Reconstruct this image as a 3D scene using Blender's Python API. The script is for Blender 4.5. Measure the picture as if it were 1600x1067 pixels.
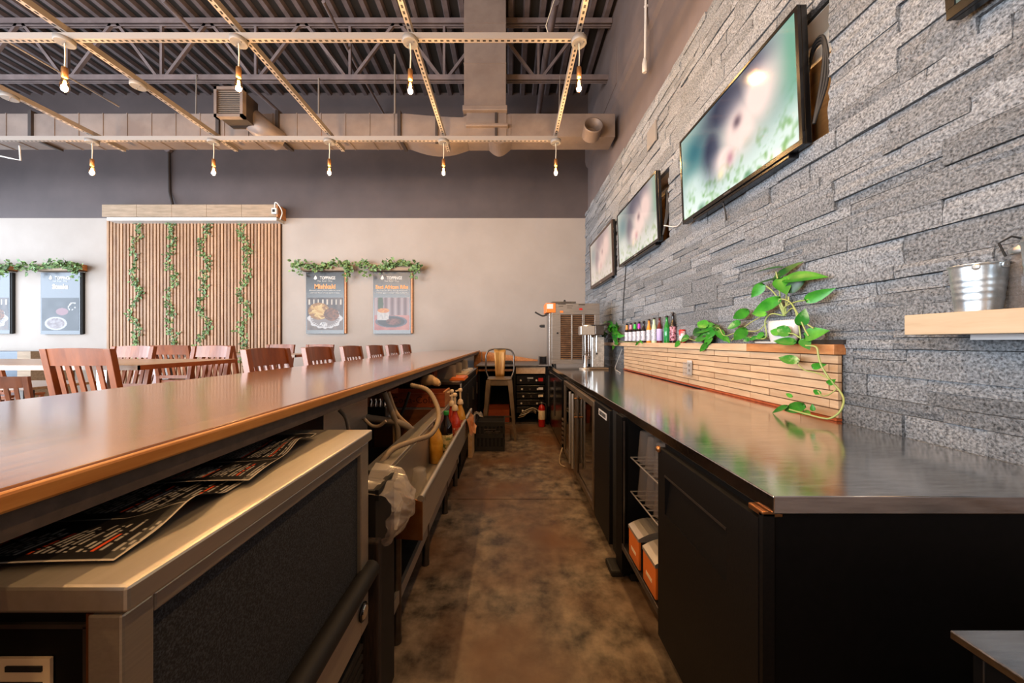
import bpy, math, random
from mathutils import Vector, Matrix
random.seed(7)
R = math.radians
scene = bpy.context.scene
col = scene.collection
for o in list(bpy.data.objects):
    bpy.data.objects.remove(o, do_unlink=True)

# ------------------------------------------------------------------ camera, world, lights, exposure
H, F, VX, VY = 1.25, 540.0, 796.0, 533.0
cam_d = bpy.data.cameras.new('camera')
cam = bpy.data.objects.new('camera', cam_d)
col.objects.link(cam)
cam.location = (0, 0, H)
cam.rotation_euler = (R(90), 0, 0)
cam_d.sensor_width = 36
cam_d.lens = F * 36 / 1600
cam_d.shift_x = (800 - VX) / 1600
cam_d.clip_start = 0.02
scene.camera = cam

world = bpy.data.worlds.new('world')
scene.world = world
world.use_nodes = True
bg = world.node_tree.nodes['Background']
bg.inputs[0].default_value = (0.62, 0.75, 1.0, 1)
bg.inputs[1].default_value = 1.0

def area(name, loc, rot, sx, sy, power, color):
    d = bpy.data.lights.new(name, 'AREA')
    d.shape = 'RECTANGLE'
    d.size, d.size_y, d.energy, d.color = sx, sy, power, color
    o = bpy.data.objects.new(name, d)
    o.location, o.rotation_euler = loc, rot
    col.objects.link(o)
    return o
# daylight entering by the glazed left wall and by the shop front behind the camera
area('window_daylight', (-11.35, 2.0, 2.2), (R(90), 0, R(-90)), 8.4, 3.4, 390, (0.74, 0.87, 1.0))
area('window_daylight', (-6.4, -2.55, 1.95), (R(90), 0, 0), 7.0, 3.5, 600, (0.93, 0.97, 1.0))

vs = scene.view_settings
vs.view_transform = 'Standard'
vs.look = 'None'
vs.exposure = 1.22
vs.gamma = 1.0
vs.use_curve_mapping = False
scene.cycles.use_denoising = True
scene.cycles.max_bounces = 8
scene.cycles.transparent_max_bounces = 12
scene.cycles.sample_clamp_indirect = 4.0
scene.cycles.caustics_reflective = False
scene.cycles.caustics_refractive = False

# ------------------------------------------------------------------ helpers
def at(px, py, Y):
    return Vector(((px - VX) * Y / F, Y, H - (py - VY) * Y / F))
def atX(px, py, X):
    return at(px, py, X * F / (px - VX))

def lin(c):
    if isinstance(c, str):
        c = [int(c[i:i + 2], 16) for i in (0, 2, 4)]
    return tuple(((x / 255) / 12.92 if x / 255 <= 0.04045 else ((x / 255 + 0.055) / 1.055) ** 2.4) for x in c) + (1.0,)

def M(name, c1, c2=None, rough=0.5, metal=0.0, scale=6.0, stretch=(1, 1, 1), bump=0.0, lo=0.35, hi=0.65, detail=5,
      emit=0.0, spec=0.5, rvar=0.0, coord='Object', rnd=0.0, c3=None, dist=0.004, s3=1.0):
    m = bpy.data.materials.new(name)
    m.use_nodes = True
    nt = m.node_tree
    N, L = nt.nodes, nt.links
    b = N['Principled BSDF']
    b.inputs['Base Color'].default_value = lin(c1)
    b.inputs['Roughness'].default_value = rough
    b.inputs['Metallic'].default_value = metal
    b.inputs['Specular IOR Level'].default_value = spec
    if emit:
        b.inputs['Emission Color'].default_value = lin(c1)
        b.inputs['Emission Strength'].default_value = emit
    if c2 is not None or bump or rvar:
        tc = N.new('ShaderNodeTexCoord')
        mp = N.new('ShaderNodeMapping')
        mp.inputs['Scale'].default_value = stretch
        L.new(tc.outputs[coord], mp.inputs[0])
        nz = N.new('ShaderNodeTexNoise')
        nz.inputs['Scale'].default_value = scale
        nz.inputs['Detail'].default_value = detail
        nz.inputs['Roughness'].default_value = 0.62
        L.new(mp.outputs[0], nz.inputs['Vector'])
        if rnd:
            oi = N.new('ShaderNodeObjectInfo')
            ge = N.new('ShaderNodeNewGeometry')
            ad = N.new('ShaderNodeMath')
            ad.operation = 'ADD'
            L.new(oi.outputs['Random'], ad.inputs[0])
            L.new(ge.outputs['Random Per Island'], ad.inputs[1])
            fr = N.new('ShaderNodeMath')
            fr.operation = 'FRACT'
            L.new(ad.outputs[0], fr.inputs[0])
            sc = N.new('ShaderNodeVectorMath')
            sc.operation = 'ADD'
            ml = N.new('ShaderNodeMath')
            ml.operation = 'MULTIPLY'
            ml.inputs[1].default_value = 37.0
            L.new(fr.outputs[0], ml.inputs[0])
            L.new(mp.outputs[0], sc.inputs[0])
            L.new(ml.outputs[0], sc.inputs[1])
            L.new(sc.outputs[0], nz.inputs['Vector'])
        if c2 is not None:
            rp = N.new('ShaderNodeValToRGB')
            rp.color_ramp.elements[0].position = lo
            rp.color_ramp.elements[1].position = hi
            rp.color_ramp.elements[0].color = lin(c1)
            rp.color_ramp.elements[1].color = lin(c2)
            L.new(nz.outputs['Fac'], rp.inputs[0])
            out = rp.outputs[0]
            if c3 is not None:
                n3 = N.new('ShaderNodeTexNoise')
                n3.inputs['Scale'].default_value = s3
                n3.inputs['Detail'].default_value = 4
                L.new(tc.outputs[coord], n3.inputs['Vector'])
                r3 = N.new('ShaderNodeValToRGB')
                r3.color_ramp.elements[0].position = 0.42
                r3.color_ramp.elements[1].position = 0.62
                L.new(n3.outputs['Fac'], r3.inputs[0])
                mx = N.new('ShaderNodeMix')
                mx.data_type = 'RGBA'
                L.new(r3.outputs[0], mx.inputs['Factor'])
                L.new(out, mx.inputs['A'])
                mx.inputs['B'].default_value = lin(c3)
                out = mx.outputs['Result']
            if rnd:
                hs = N.new('ShaderNodeHueSaturation')
                mr = N.new('ShaderNodeMapRange')
                mr.inputs['To Min'].default_value = 1 - rnd
                mr.inputs['To Max'].default_value = 1 + rnd
                L.new(fr.outputs[0], mr.inputs['Value'])
                L.new(mr.outputs[0], hs.inputs['Value'])
                L.new(out, hs.inputs['Color'])
                out = hs.outputs[0]
            L.new(out, b.inputs['Base Color'])
        if rvar:
            mr = N.new('ShaderNodeMapRange')
            mr.inputs['To Min'].default_value = max(0.02, rough - rvar)
            mr.inputs['To Max'].default_value = min(1, rough + rvar)
            L.new(nz.outputs['Fac'], mr.inputs['Value'])
            L.new(mr.outputs[0], b.inputs['Roughness'])
        if bump:
            bp = N.new('ShaderNodeBump')
            bp.inputs['Strength'].default_value = bump
            bp.inputs['Distance'].default_value = dist
            L.new(nz.outputs['Fac'], bp.inputs['Height'])
            L.new(bp.outputs[0], b.inputs['Normal'])
    return m

def Mglass(name, tint, gloss=0.12, rough=0.03):
    m = bpy.data.materials.new(name)
    m.use_nodes = True
    nt = m.node_tree
    N, L = nt.nodes, nt.links
    N.remove(N['Principled BSDF'])
    t = N.new('ShaderNodeBsdfTransparent')
    t.inputs[0].default_value = lin(tint)
    g = N.new('ShaderNodeBsdfGlossy')
    g.inputs['Roughness'].default_value = rough
    lw = N.new('ShaderNodeLayerWeight')
    lw.inputs[0].default_value = 0.35
    mr = N.new('ShaderNodeMapRange')
    mr.inputs['To Min'].default_value = gloss
    mr.inputs['To Max'].default_value = min(1, gloss + 0.6)
    L.new(lw.outputs['Facing'], mr.inputs['Value'])
    mx = N.new('ShaderNodeMixShader')
    L.new(mr.outputs[0], mx.inputs[0])
    L.new(t.outputs[0], mx.inputs[1])
    L.new(g.outputs[0], mx.inputs[2])
    L.new(mx.outputs[0], N['Material Output'].inputs[0])
    return m

def Mfrost(name, c, alpha, rough=0.25):
    m = M(name, c, rough=rough)
    m.node_tree.nodes['Principled BSDF'].inputs['Alpha'].default_value = alpha
    return m
def Mprint(name, rough=0.35, emit=0.0, spec=0.5):
    m = bpy.data.materials.new(name)
    m.use_nodes = True
    nt = m.node_tree
    b = nt.nodes['Principled BSDF']
    a = nt.nodes.new('ShaderNodeAttribute')
    a.attribute_name = 'print'
    b.inputs['Roughness'].default_value = rough
    b.inputs['Specular IOR Level'].default_value = spec
    if emit:
        b.inputs['Base Color'].default_value = (0.01, 0.01, 0.01, 1)
        nt.links.new(a.outputs['Color'], b.inputs['Emission Color'])
        b.inputs['Emission Strength'].default_value = emit
    else:
        nt.links.new(a.outputs['Color'], b.inputs['Base Color'])
    return m

def Mslot(name, c):            # slotted steel strut: punched slots along the underside
    m = M(name, c, rough=0.45, metal=0.2)
    nt = m.node_tree
    N, L = nt.nodes, nt.links
    b = N['Principled BSDF']
    uv = N.new('ShaderNodeUVMap')
    sp = N.new('ShaderNodeSeparateXYZ')
    L.new(uv.outputs[0], sp.inputs[0])
    def mth(op, a, v=None):
        n = N.new('ShaderNodeMath')
        n.operation = op
        L.new(a, n.inputs[0])
        if v is not None:
            if isinstance(v, float):
                n.inputs[1].default_value = v
            else:
                L.new(v, n.inputs[1])
        return n.outputs[0]
    fr = mth('FRACT', mth('MULTIPLY', sp.outputs[0], 19.0))
    a1 = mth('LESS_THAN', fr, 0.52)
    a2 = mth('LESS_THAN', mth('ABSOLUTE', mth('SUBTRACT', sp.outputs[1], 0.5)), 0.2)
    f = mth('MULTIPLY', a1, a2)
    mx = N.new('ShaderNodeMix')
    mx.data_type = 'RGBA'
    L.new(f, mx.inputs['Factor'])
    mx.inputs['A'].default_value = lin(c)
    mx.inputs['B'].default_value = lin('120e0e')
    L.new(mx.outputs['Result'], b.inputs['Base Color'])
    return m

class MB:
    def __init__(s):
        s.v, s.f, s.m, s.s = [], [], [], []
    def add(s, verts, faces, m=0, smooth=False):
        n = len(s.v)
        s.v += [Vector(p) for p in verts]
        for fc in faces:
            s.f.append([i + n for i in fc])
            s.m.append(m)
            s.s.append(smooth)
        return s
    BF = [(0, 3, 2, 1), (4, 5, 6, 7), (0, 1, 5, 4), (1, 2, 6, 5), (2, 3, 7, 6), (3, 0, 4, 7)]
    def box(s, x0, x1, y0, y1, z0, z1, m=0):
        if x1 < x0: x0, x1 = x1, x0
        if y1 < y0: y0, y1 = y1, y0
        if z1 < z0: z0, z1 = z1, z0
        return s.add([(x0, y0, z0), (x1, y0, z0), (x1, y1, z0), (x0, y1, z0), (x0, y0, z1), (x1, y0, z1), (x1, y1, z1), (x0, y1, z1)], s.BF, m)
    def bar(s, p, q, w, h, m=0, up=(0, 0, 1), w2=None, h2=None):
        p, q = Vector(p), Vector(q)
        d = (q - p).normalized()
        up = Vector(up)
        if abs(d.dot(up)) > 0.98:
            up = Vector((0, 1, 0))
        a = d.cross(up).normalized()
        b = a.cross(d).normalized()
        w2 = w if w2 is None else w2
        h2 = h if h2 is None else h2
        vs_ = [p - a * w / 2 - b * h / 2, p + a * w / 2 - b * h / 2, p + a * w / 2 + b * h / 2, p - a * w / 2 + b * h / 2,
               q - a * w2 / 2 - b * h2 / 2, q + a * w2 / 2 - b * h2 / 2, q + a * w2 / 2 + b * h2 / 2, q - a * w2 / 2 + b * h2 / 2]
        return s.add(vs_, s.BF, m)
    def tube(s, pts, r, n=8, m=0, r2=None, cap=True):
        pts = [Vector(p) for p in pts]
        k = len(pts)
        ref = None
        vv = []
        for i, p in enumerate(pts):
            d = (pts[min(i + 1, k - 1)] - pts[max(i - 1, 0)]).normalized()
            if ref is None:
                ref = Vector((0, 0, 1)) if abs(d.z) < 0.9 else Vector((1, 0, 0))
            a = d.cross(ref).normalized()
            b = a.cross(d).normalized()
            ref = b
            rr = r[i] if isinstance(r, (list, tuple)) else (r if r2 is None else r + (r2 - r) * i / (k - 1))
            for j in range(n):
                t = 2 * math.pi * j / n
                vv.append(p + a * math.cos(t) * rr + b * math.sin(t) * rr)
        ff = [(i * n + j, i * n + (j + 1) % n, (i + 1) * n + (j + 1) % n, (i + 1) * n + j) for i in range(k - 1) for j in range(n)]
        s.add(vv, ff, m, True)
        if cap:
            s.add(vv[:n], [tuple(range(n))], m)
            s.add(vv[-n:], [tuple(range(n - 1, -1, -1))], m)
        return s
    def lathe(s, prof, c=(0, 0, 0), n=20, m=0, sx=1.0, sy=1.0, rot=None, smooth=True):
        c = Vector(c)
        vv = []
        for r, z in prof:
            for j in range(n):
                t = 2 * math.pi * j / n
                p = Vector((math.cos(t) * r * sx, math.sin(t) * r * sy, z))
                if rot is not None:
                    p = rot @ p
                vv.append(c + p)
        k = len(prof)
        ff = [(i * n + j, i * n + (j + 1) % n, (i + 1) * n + (j + 1) % n, (i + 1) * n + j) for i in range(k - 1) for j in range(n)]
        s.add(vv, ff, m, smooth)
        if prof[0][0] > 1e-4:
            s.add(vv[:n], [tuple(range(n - 1, -1, -1))], m)
        if prof[-1][0] > 1e-4:
            s.add(vv[-n:], [tuple(range(n))], m)
        return s
    def prism(s, poly, y0, y1, m=0, axis='y'):
        n = len(poly)
        def P(a, b, t):
            return {'y': (a, t, b), 'x': (t, a, b), 'z': (a, b, t)}[axis]
        vv = [P(a, b, y0) for a, b in poly] + [P(a, b, y1) for a, b in poly]
        ff = [tuple(range(n)), tuple(range(2 * n - 1, n - 1, -1))] + [(i, i + n, (i + 1) % n + n, (i + 1) % n) for i in range(n)]
        return s.add(vv, ff, m)
    def build(s, name, mats, parent=None, bevel=0.0, sub=0, fix=True):
        if not isinstance(mats, (list, tuple)):
            mats = [mats]
        off = Vector(ORG.get(parent.name, (0, 0, 0))) if parent is not None else Vector((0, 0, 0))
        me = bpy.data.meshes.new(name)
        me.from_pydata([tuple(p - off) for p in s.v], [], s.f)
        for mt in mats:
            me.materials.append(mt)
        for p, mi, sm in zip(me.polygons, s.m, s.s):
            p.material_index = mi
            p.use_smooth = sm
        me.update()
        o = bpy.data.objects.new(name, me)
        col.objects.link(o)
        ORG[o.name] = tuple(off)
        if parent is not None:
            o.parent = parent
        if bevel:
            b = o.modifiers.new('bevel', 'BEVEL')
            b.width = bevel
            b.segments = 2
            b.limit_method = 'ANGLE'
            b.angle_limit = R(40)
        return o
ORG = {}

def tag(o, label=None, cat=None, group=None, kind=None):
    if label: o['label'] = label
    if cat: o['category'] = cat
    if group: o['group'] = group
    if kind: o['kind'] = kind
    return o
def thing(name, label, cat, loc=(0, 0, 0), group=None):
    o = bpy.data.objects.new(name, None)
    o.empty_display_size = 0.05
    o.location = loc
    col.objects.link(o)
    ORG[o.name] = tuple(loc)
    return tag(o, label, cat, group)
def pbox(parent, name, mat, x0, x1, y0, y1, z0, z1, bevel=0.0):
    return MB().box(x0, x1, y0, y1, z0, z1).build(name, mat, parent, bevel)
def ptube(parent, name, mat, pts, r, n=8):
    return MB().tube(pts, r, n).build(name, mat, parent)
def dup(root, loc, rotz=0.0, label=None, group=None, scale=None):
    r = root.copy()
    col.objects.link(r)
    r.location = loc
    r.rotation_euler = (0, 0, rotz)
    if scale: r.scale = scale
    if label: r['label'] = label
    if group: r['group'] = group
    for ch in list(root.children):
        c = ch.copy()
        col.objects.link(c)
        c.parent = r
        for g in list(ch.children):
            d = g.copy()
            col.objects.link(d)
            d.parent = c
    return r
def copy_part(src, parent, loc, rot=None, name=None):
    c = src.copy()
    col.objects.link(c)
    c.parent = parent
    c.location = loc
    if rot is not None: c.rotation_euler = rot
    return c
def spline(pts, n=8):
    pts = [Vector(p) for p in pts]
    P = [pts[0] * 2 - pts[1]] + pts + [pts[-1] * 2 - pts[-2]]
    out = []
    for i in range(1, len(P) - 2):
        a, b, c, d = P[i - 1], P[i], P[i + 1], P[i + 2]
        for k in range(n):
            t = k / n
            out.append(0.5 * ((2 * b) + (c - a) * t + (2 * a - 5 * b + 4 * c - d) * t * t + (3 * b - a - 3 * c + d) * t ** 3))
    out.append(pts[-1])
    return out
def printed(name, mat, o, ux, uy, W, Hh, nx, ny, fn, parent=None, zfn=None):
    """flat print: a grid at o spanned by unit vectors ux, uy; fn(u,v) -> sRGB 0..255"""
    o, ux, uy = Vector(o), Vector(ux), Vector(uy)
    nrm = ux.cross(uy).normalized()
    b = MB()
    vv, cc = [], []
    for j in range(ny + 1):
        for i in range(nx + 1):
            u, v = i / nx, j / ny
            vv.append(o + ux * W * u + uy * Hh * v + (nrm * zfn(u, v) if zfn else Vector((0, 0, 0))))
            cc.append(lin(fn(u, v)))
    b.add(vv, [(j * (nx + 1) + i, j * (nx + 1) + i + 1, (j + 1) * (nx + 1) + i + 1, (j + 1) * (nx + 1) + i) for j in range(ny) for i in range(nx)], 0, True)
    ob = b.build(name, mat, parent)
    at_ = ob.data.color_attributes.new('print', 'FLOAT_COLOR', 'POINT')
    at_.data.foreach_set('color', [x for c in cc for x in c])
    return ob
def text(name, mat, body, size, o, ux, uy, parent=None, ext=0.0, align='CENTER', bold=0.0, sx=1.0):
    c = bpy.data.curves.new('txt', 'FONT')
    c.body, c.size, c.align_x, c.extrude, c.offset = body, size, align, ext, bold
    c.resolution_u = 2
    t = bpy.data.objects.new('txt', c)
    col.objects.link(t)
    dg = bpy.context.evaluated_depsgraph_get()
    me = bpy.data.meshes.new_from_object(t.evaluated_get(dg))
    bpy.data.objects.remove(t, do_unlink=True)
    ux, uy = Vector(ux), Vector(uy)
    nn = ux.cross(uy)
    off = Vector(ORG.get(parent.name, (0, 0, 0))) if parent is not None else Vector((0, 0, 0))
    for v in me.vertices:
        p = v.co.copy()
        v.co = Vector(o) + ux * p.x * sx + uy * p.y + nn * p.z - off
    me.materials.clear()
    me.materials.append(mat)
    ob = bpy.data.objects.new(name, me)
    col.objects.link(ob)
    ORG[ob.name] = tuple(off)
    ob.parent = parent
    return ob
def mixc(a, b, t):
    t = max(0, min(1, t))
    return [x + (y - x) * t for x, y in zip(a, b)]
def hsh(*a):
    x = math.sin(sum(v * k for v, k in zip(a, (127.1, 311.7, 74.7)))) * 43758.5453
    return x - math.floor(x)
def vnoise(x, y, s=0):
    i, j = math.floor(x), math.floor(y)
    f, g = x - i, y - j
    f, g = f * f * (3 - 2 * f), g * g * (3 - 2 * g)
    a = hsh(i, j, s) * (1 - f) + hsh(i + 1, j, s) * f
    b = hsh(i, j + 1, s) * (1 - f) + hsh(i + 1, j + 1, s) * f
    return a * (1 - g) + b * g
def blob(u, v, cu, cv, ru, rv, p=1.0):
    return math.exp(-(((u - cu) / ru) ** 2 + ((v - cv) / rv) ** 2) * p)

# ------------------------------------------------------------------ materials
m_floor = M('polished_concrete', '2a231d', '9c8c7c', rough=0.42, scale=9, lo=0.33, hi=0.70, detail=12, rvar=0.2, bump=0.15, c3='6e4e36', s3=1.3)
m_joint = M('floor_joint_dirt', '2a221c', rough=0.9)
m_beige = M('beige_wall_paint', '948b84', '8d847d', rough=0.75, scale=1.2)
m_dark = M('dark_brown_wall_paint', '3c3435', '4d4343', rough=0.7, scale=1.1, lo=0.3, hi=0.75, detail=8)
m_mauve = M('taupe_wall_paint', '594f4e', '665b59', rough=0.65, scale=1.4)
m_deck = M('black_roof_deck', '0c0908', '16110f', rough=0.85, scale=3)
m_rib = M('painted_deck_rib', '433a3b', '5a4f50', rough=0.65, scale=5)
m_truss = M('painted_steel_joist', '584d4d', '6d6161', rough=0.6, scale=4)
m_duct = M('painted_sheet_metal', '6a5d57', '7a6d66', rough=0.5, scale=2.5, metal=0.1)
m_ductseam = M('duct_flange_steel', '2c2422', rough=0.6)
m_slot = Mslot('slotted_strut_steel', '928881')
m_strut = M('pale_strut_steel', '898079', rough=0.5, metal=0.2)
m_white = M('white_plastic', 'c4c0bc', rough=0.4)
m_disc = M('grey_white_box_cover', '75716e', rough=0.55)
m_cord = M('pale_twisted_cord', 'c9bda8', rough=0.7)
m_brass = M('antique_brass_socket', 'a9784a', rough=0.35, metal=0.8)
m_bulb = Mglass('amber_bulb_glass', 'ffd9a0', gloss=0.06)
m_fil = M('glowing_filament', 'ffc070', emit=55)
m_stone = M('split_face_ledger_stone', '2a2d31', '9da0a4', rough=0.85, scale=120, lo=0.32, hi=0.66, detail=9, bump=1.0, rnd=0.26, dist=0.008)
m_stoneback = M('stone_mortar_shadow', '2c2b2b', rough=0.95)
m_nichewood = M('niche_plywood', '9a6a3c', 'b98650', rough=0.6, scale=5, stretch=(1, 1, 6))
m_cream = M('cream_drywall', 'd9cfc2', rough=0.8)
m_blackplastic = M('gloss_black_plastic', '0e0c0c', rough=0.22)
m_bronzeplastic = M('brown_black_bezel', '3a2c26', rough=0.3)
m_screen = Mprint('lit_screen', rough=0.06, emit=0.62)
m_barwood = M('varnished_bar_wood', '6f4527', 'a87444', rough=0.2, scale=5, stretch=(16, 0.6, 16), lo=0.34, hi=0.66, detail=7, bump=0.03, c3='855636', s3=1.6)
m_barwood.node_tree.nodes['Principled BSDF'].inputs['Coat Weight'].default_value = .8
m_barwood.node_tree.nodes['Principled BSDF'].inputs['Coat Roughness'].default_value = .12
m_baredge = M('bar_edge_oak', 'b47434', 'cf9350', rough=0.4, scale=6, stretch=(8, 0.7, 8))
m_apron = M('dark_apron_laminate', '3d3432', '584c47', rough=0.6, scale=40, lo=0.3, hi=0.8)
m_chair = M('stained_chair_wood', '66341a', '854a26', rough=0.32, scale=6, stretch=(3, 3, 0.6), lo=0.3, hi=0.7)
m_tabletop = M('weathered_tabletop', '8d7b6e', 'a79384', rough=0.3, scale=5, stretch=(0.6, 6, 6))
m_tableedge = M('red_brown_table_edge', '7c3f20', '945028', rough=0.4, scale=5)
m_slat = M('pine_slat', '7e5d43', '9d7b5c', rough=0.6, scale=4, stretch=(6, 6, 0.8), lo=0.3, hi=0.7, rnd=0.18)
m_slatback = M('slat_backing_board', '24130c', rough=0.9)
m_rustic = M('rustic_plank', '74634f', '94806b', rough=0.7, scale=6, stretch=(0.6, 5, 5), lo=0.3, hi=0.7)
m_oak = M('pale_oak_batten', 'be9a78', 'd0b08d', rough=0.5, scale=6, stretch=(5, 0.7, 5), rnd=0.10)
m_oakdark = M('aged_oak_board', 'a9683a', 'c58a56', rough=0.5, scale=6, stretch=(5, 0.8, 5))
m_shelfwood = M('blond_shelf_wood', 'b39a7c', 'c2aa8d', rough=0.5, scale=5, stretch=(5, 0.6, 5))
m_steel = M('brushed_stainless', 'cbc4ba', 'd4cdc4', rough=0.34, metal=0.8, scale=5, stretch=(12, 1, 12))
m_steelF = M('satin_front_steel', 'b3aca3', 'bdb6ac', rough=0.36, metal=0.7, scale=5, stretch=(30, 2, 60))
m_steelM = M('satin_machine_steel', '8f8a86', 'a39e9a', rough=0.4, metal=0.9, scale=5, stretch=(1, 26, 26), rvar=0.06)
m_steelY = M('brushed_worktop_steel', 'c4beb8', 'dcd7d2', rough=0.15, metal=1.0, scale=4, stretch=(3, 22, 22), rvar=0.11, bump=0.06)
m_steelD = M('dull_dark_steel', '5a5350', '74706c', rough=0.36, metal=0.9, scale=8)
m_galv = M('galvanised_steel', 'aeb6bb', 'd0d6d9', rough=0.33, metal=0.85, scale=26, lo=0.4, hi=0.6)
m_chrome = M('chrome', 'd5d2cf', rough=0.12, metal=1.0)
m_copper = M('copper_toned_steel', 'a4663c', 'c08a58', rough=0.3, metal=0.9, scale=9)
m_foam = M('speckled_charcoal_panel', '16181d', '43464e', rough=0.85, scale=330, lo=0.42, hi=0.7, detail=2)
m_black = M('black_vinyl', '070606', '15100e', rough=0.55, spec=0.3, scale=120, lo=0.4, hi=0.8, bump=0.15, dist=0.002)
m_blackside = M('black_side_panel', '020202', '060506', rough=0.6, scale=60, spec=0.2)
m_blackmatte = M('matt_black', '0c0b0b', rough=0.8)
m_rubber = M('black_rubber', '1a1818', rough=0.65)
m_brown = M('under_bar_plywood', '6f3f22', '91552c', rough=0.55, scale=4, stretch=(1, 1, 4))
m_bark = M('charred_post', '120d0b', '3a2a22', rough=0.9, scale=9, stretch=(6, 6, 0.7), bump=0.8, dist=0.01)
m_gun = M('bronzed_gunmetal', '6a5a4a', '86745f', rough=0.4, metal=0.7, scale=5)
m_gold = M('brushed_gold_splat', '7d5526', 'a9803f', rough=0.45, metal=0.3, scale=5, stretch=(9, 9, 0.5), lo=0.3, hi=0.7)
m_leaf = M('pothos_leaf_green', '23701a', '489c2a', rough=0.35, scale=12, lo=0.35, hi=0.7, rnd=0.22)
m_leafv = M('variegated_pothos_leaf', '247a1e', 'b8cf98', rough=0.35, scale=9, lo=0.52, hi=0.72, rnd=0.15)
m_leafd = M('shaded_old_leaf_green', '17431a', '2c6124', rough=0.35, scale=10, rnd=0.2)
m_stem = M('pale_green_stem', '8fa65a', 'a9a868', rough=0.5, scale=10)
m_ivy = M('artificial_ivy', '24481c', '7f9a62', rough=0.6, scale=30, lo=0.4, hi=0.65, rnd=0.4)
m_pot = M('white_ceramic', 'd9d4d2', rough=0.3)
m_soil = M('potting_soil', '2a1d14', rough=0.95)
m_print = Mprint('poster_print', rough=0.34, spec=0.3)
m_paper = Mprint('menu_print', rough=0.4)
m_textw = M('white_print', 'b4b1ac', rough=0.5)
m_texto = M('orange_print', 'c07c3c', rough=0.5)
m_texttan = M('cream_print', 'ecd9bd', rough=0.5)
m_orange = M('orange_plastic', 'e0752c', rough=0.4)
m_redpl = M('red_enamel', 'b3201a', rough=0.3)
m_hose = M('ribbed_beige_hose', '93806c', 'a8957f', rough=0.55, scale=8)
m_bag = Mfrost('clear_bin_liner', 'd8ceca', 0.36, 0.12)
m_cup = Mfrost('clear_plastic_cup', 'b8b0aa', 0.28, 0.12)
m_glassdoor = Mglass('fridge_door_glass', '8d8580', gloss=0.10)
m_fglass = Mfrost('pint_glass', '8a7d74', 0.30, 0.15)
m_blue = M('dark_blue_vinyl', '24303f', '2e3c4e', rough=0.35, scale=5)
m_crate = M('red_wood_crate', '8d3a1c', 'b2572c', rough=0.55, scale=5, stretch=(0.7, 5, 5))
m_tan = M('tan_cloth', 'd2a878', 'e0c098', rough=0.8, scale=20)
m_grout = M('warm_grout', '6a4526', rough=0.9)

# ------------------------------------------------------------------ room shell
XW, YB, ZC = 1.53, 6.75, 6.1       # right drywall, back wall, roof deck
XS = 1.48                          # face of the stone veneer
XL, YF = -11.6, -2.7
flo = pbox(None, 'floor', m_joint, XL, XW + .2, YF, YB + .2, -0.12, -0.006)
tag(flo, kind='structure')
JY = 2.74
for y0, y1 in ((YF, JY - .004), (JY + .004, YB)):
    for x0, x1 in ((XL, -1.10), (-1.10, XW)):
        pbox(flo, 'slab', m_floor, x0, x1, y0, y1, -0.006, 0.0)

NICHE = [(1.60, 2.25, 2.20, 2.87), (3.21, 3.85, 2.20, 2.90)]
b = MB()
ys = [YF]
for n in NICHE:
    b.box(XW, XW + .2, ys[-1], n[0], 0, ZC)
    b.box(XW, XW + .2, n[0], n[1], 0, n[2])
    b.box(XW, XW + .2, n[0], n[1], n[3], ZC)
    b.box(XW + .12, XW + .2, n[0], n[1], n[2], n[3], 1)
    for (z, d) in ((n[2], .002), (n[3] - .002, .002)):
        b.box(XW, XW + .12, n[0], n[1], z, z + d, 1)
    for y in (n[0], n[1] - .002):
        b.box(XW, XW + .12, y, y + .002, n[2], n[3], 1)
    ys.append(n[1])
b.box(XW, XW + .2, ys[-1], YB + .2, 0, ZC)
wall_r = b.build('wall_right', [m_mauve, m_cream])
tag(wall_r, kind='structure')
for n in NICHE:
    pbox(wall_r, 'backing_board', m_nichewood, XW + .085, XW + .118, n[0] + .10, n[1] - .05, n[2] + .05, n[3] - .16)
# bulkhead high on the right wall
b = MB()
prof = [(XW, 4.62), (XW - .035, 4.66), (XW - .055, 4.74), (XW - .055, 5.35), (XW - .02, 5.40), (XW, 5.40)]
b.prism([(x, z) for x, z in prof], YF, YB, 0, 'y')
b.build('bulkhead', m_mauve, wall_r)
pbox(wall_r, 'access_panel', m_mauve, XW - .064, XW - .05, 4.75, 5.9, 4.80, 5.30)
pbox(wall_r, 'stone_backing', m_stoneback, XW - .018, XW - .001, 0.3, 1.60, .86, 3.76)
for (y0, y1, z0, z1) in ((1.60, 2.25, .86, 2.20), (1.60, 2.25, 2.87, 3.76), (2.25, 3.21, .86, 3.76), (3.21, 3.85, .86, 2.2), (3.21, 3.85, 2.9, 3.76), (3.85, YB, .86, 3.76)):
    pbox(wall_r, 'stone_backing', m_stoneback, XW - .018, XW - .001, y0, y1, z0, z1)

wb = MB().box(XL, XW + .2, YB, YB + .2, 0, 3.66).build('wall_back', m_beige)
tag(wb, kind='structure')
MB().box(XL, XW + .2, YB - .012, YB + .2, 3.66, ZC).build('upper_wall', m_dark, wb)
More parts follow.
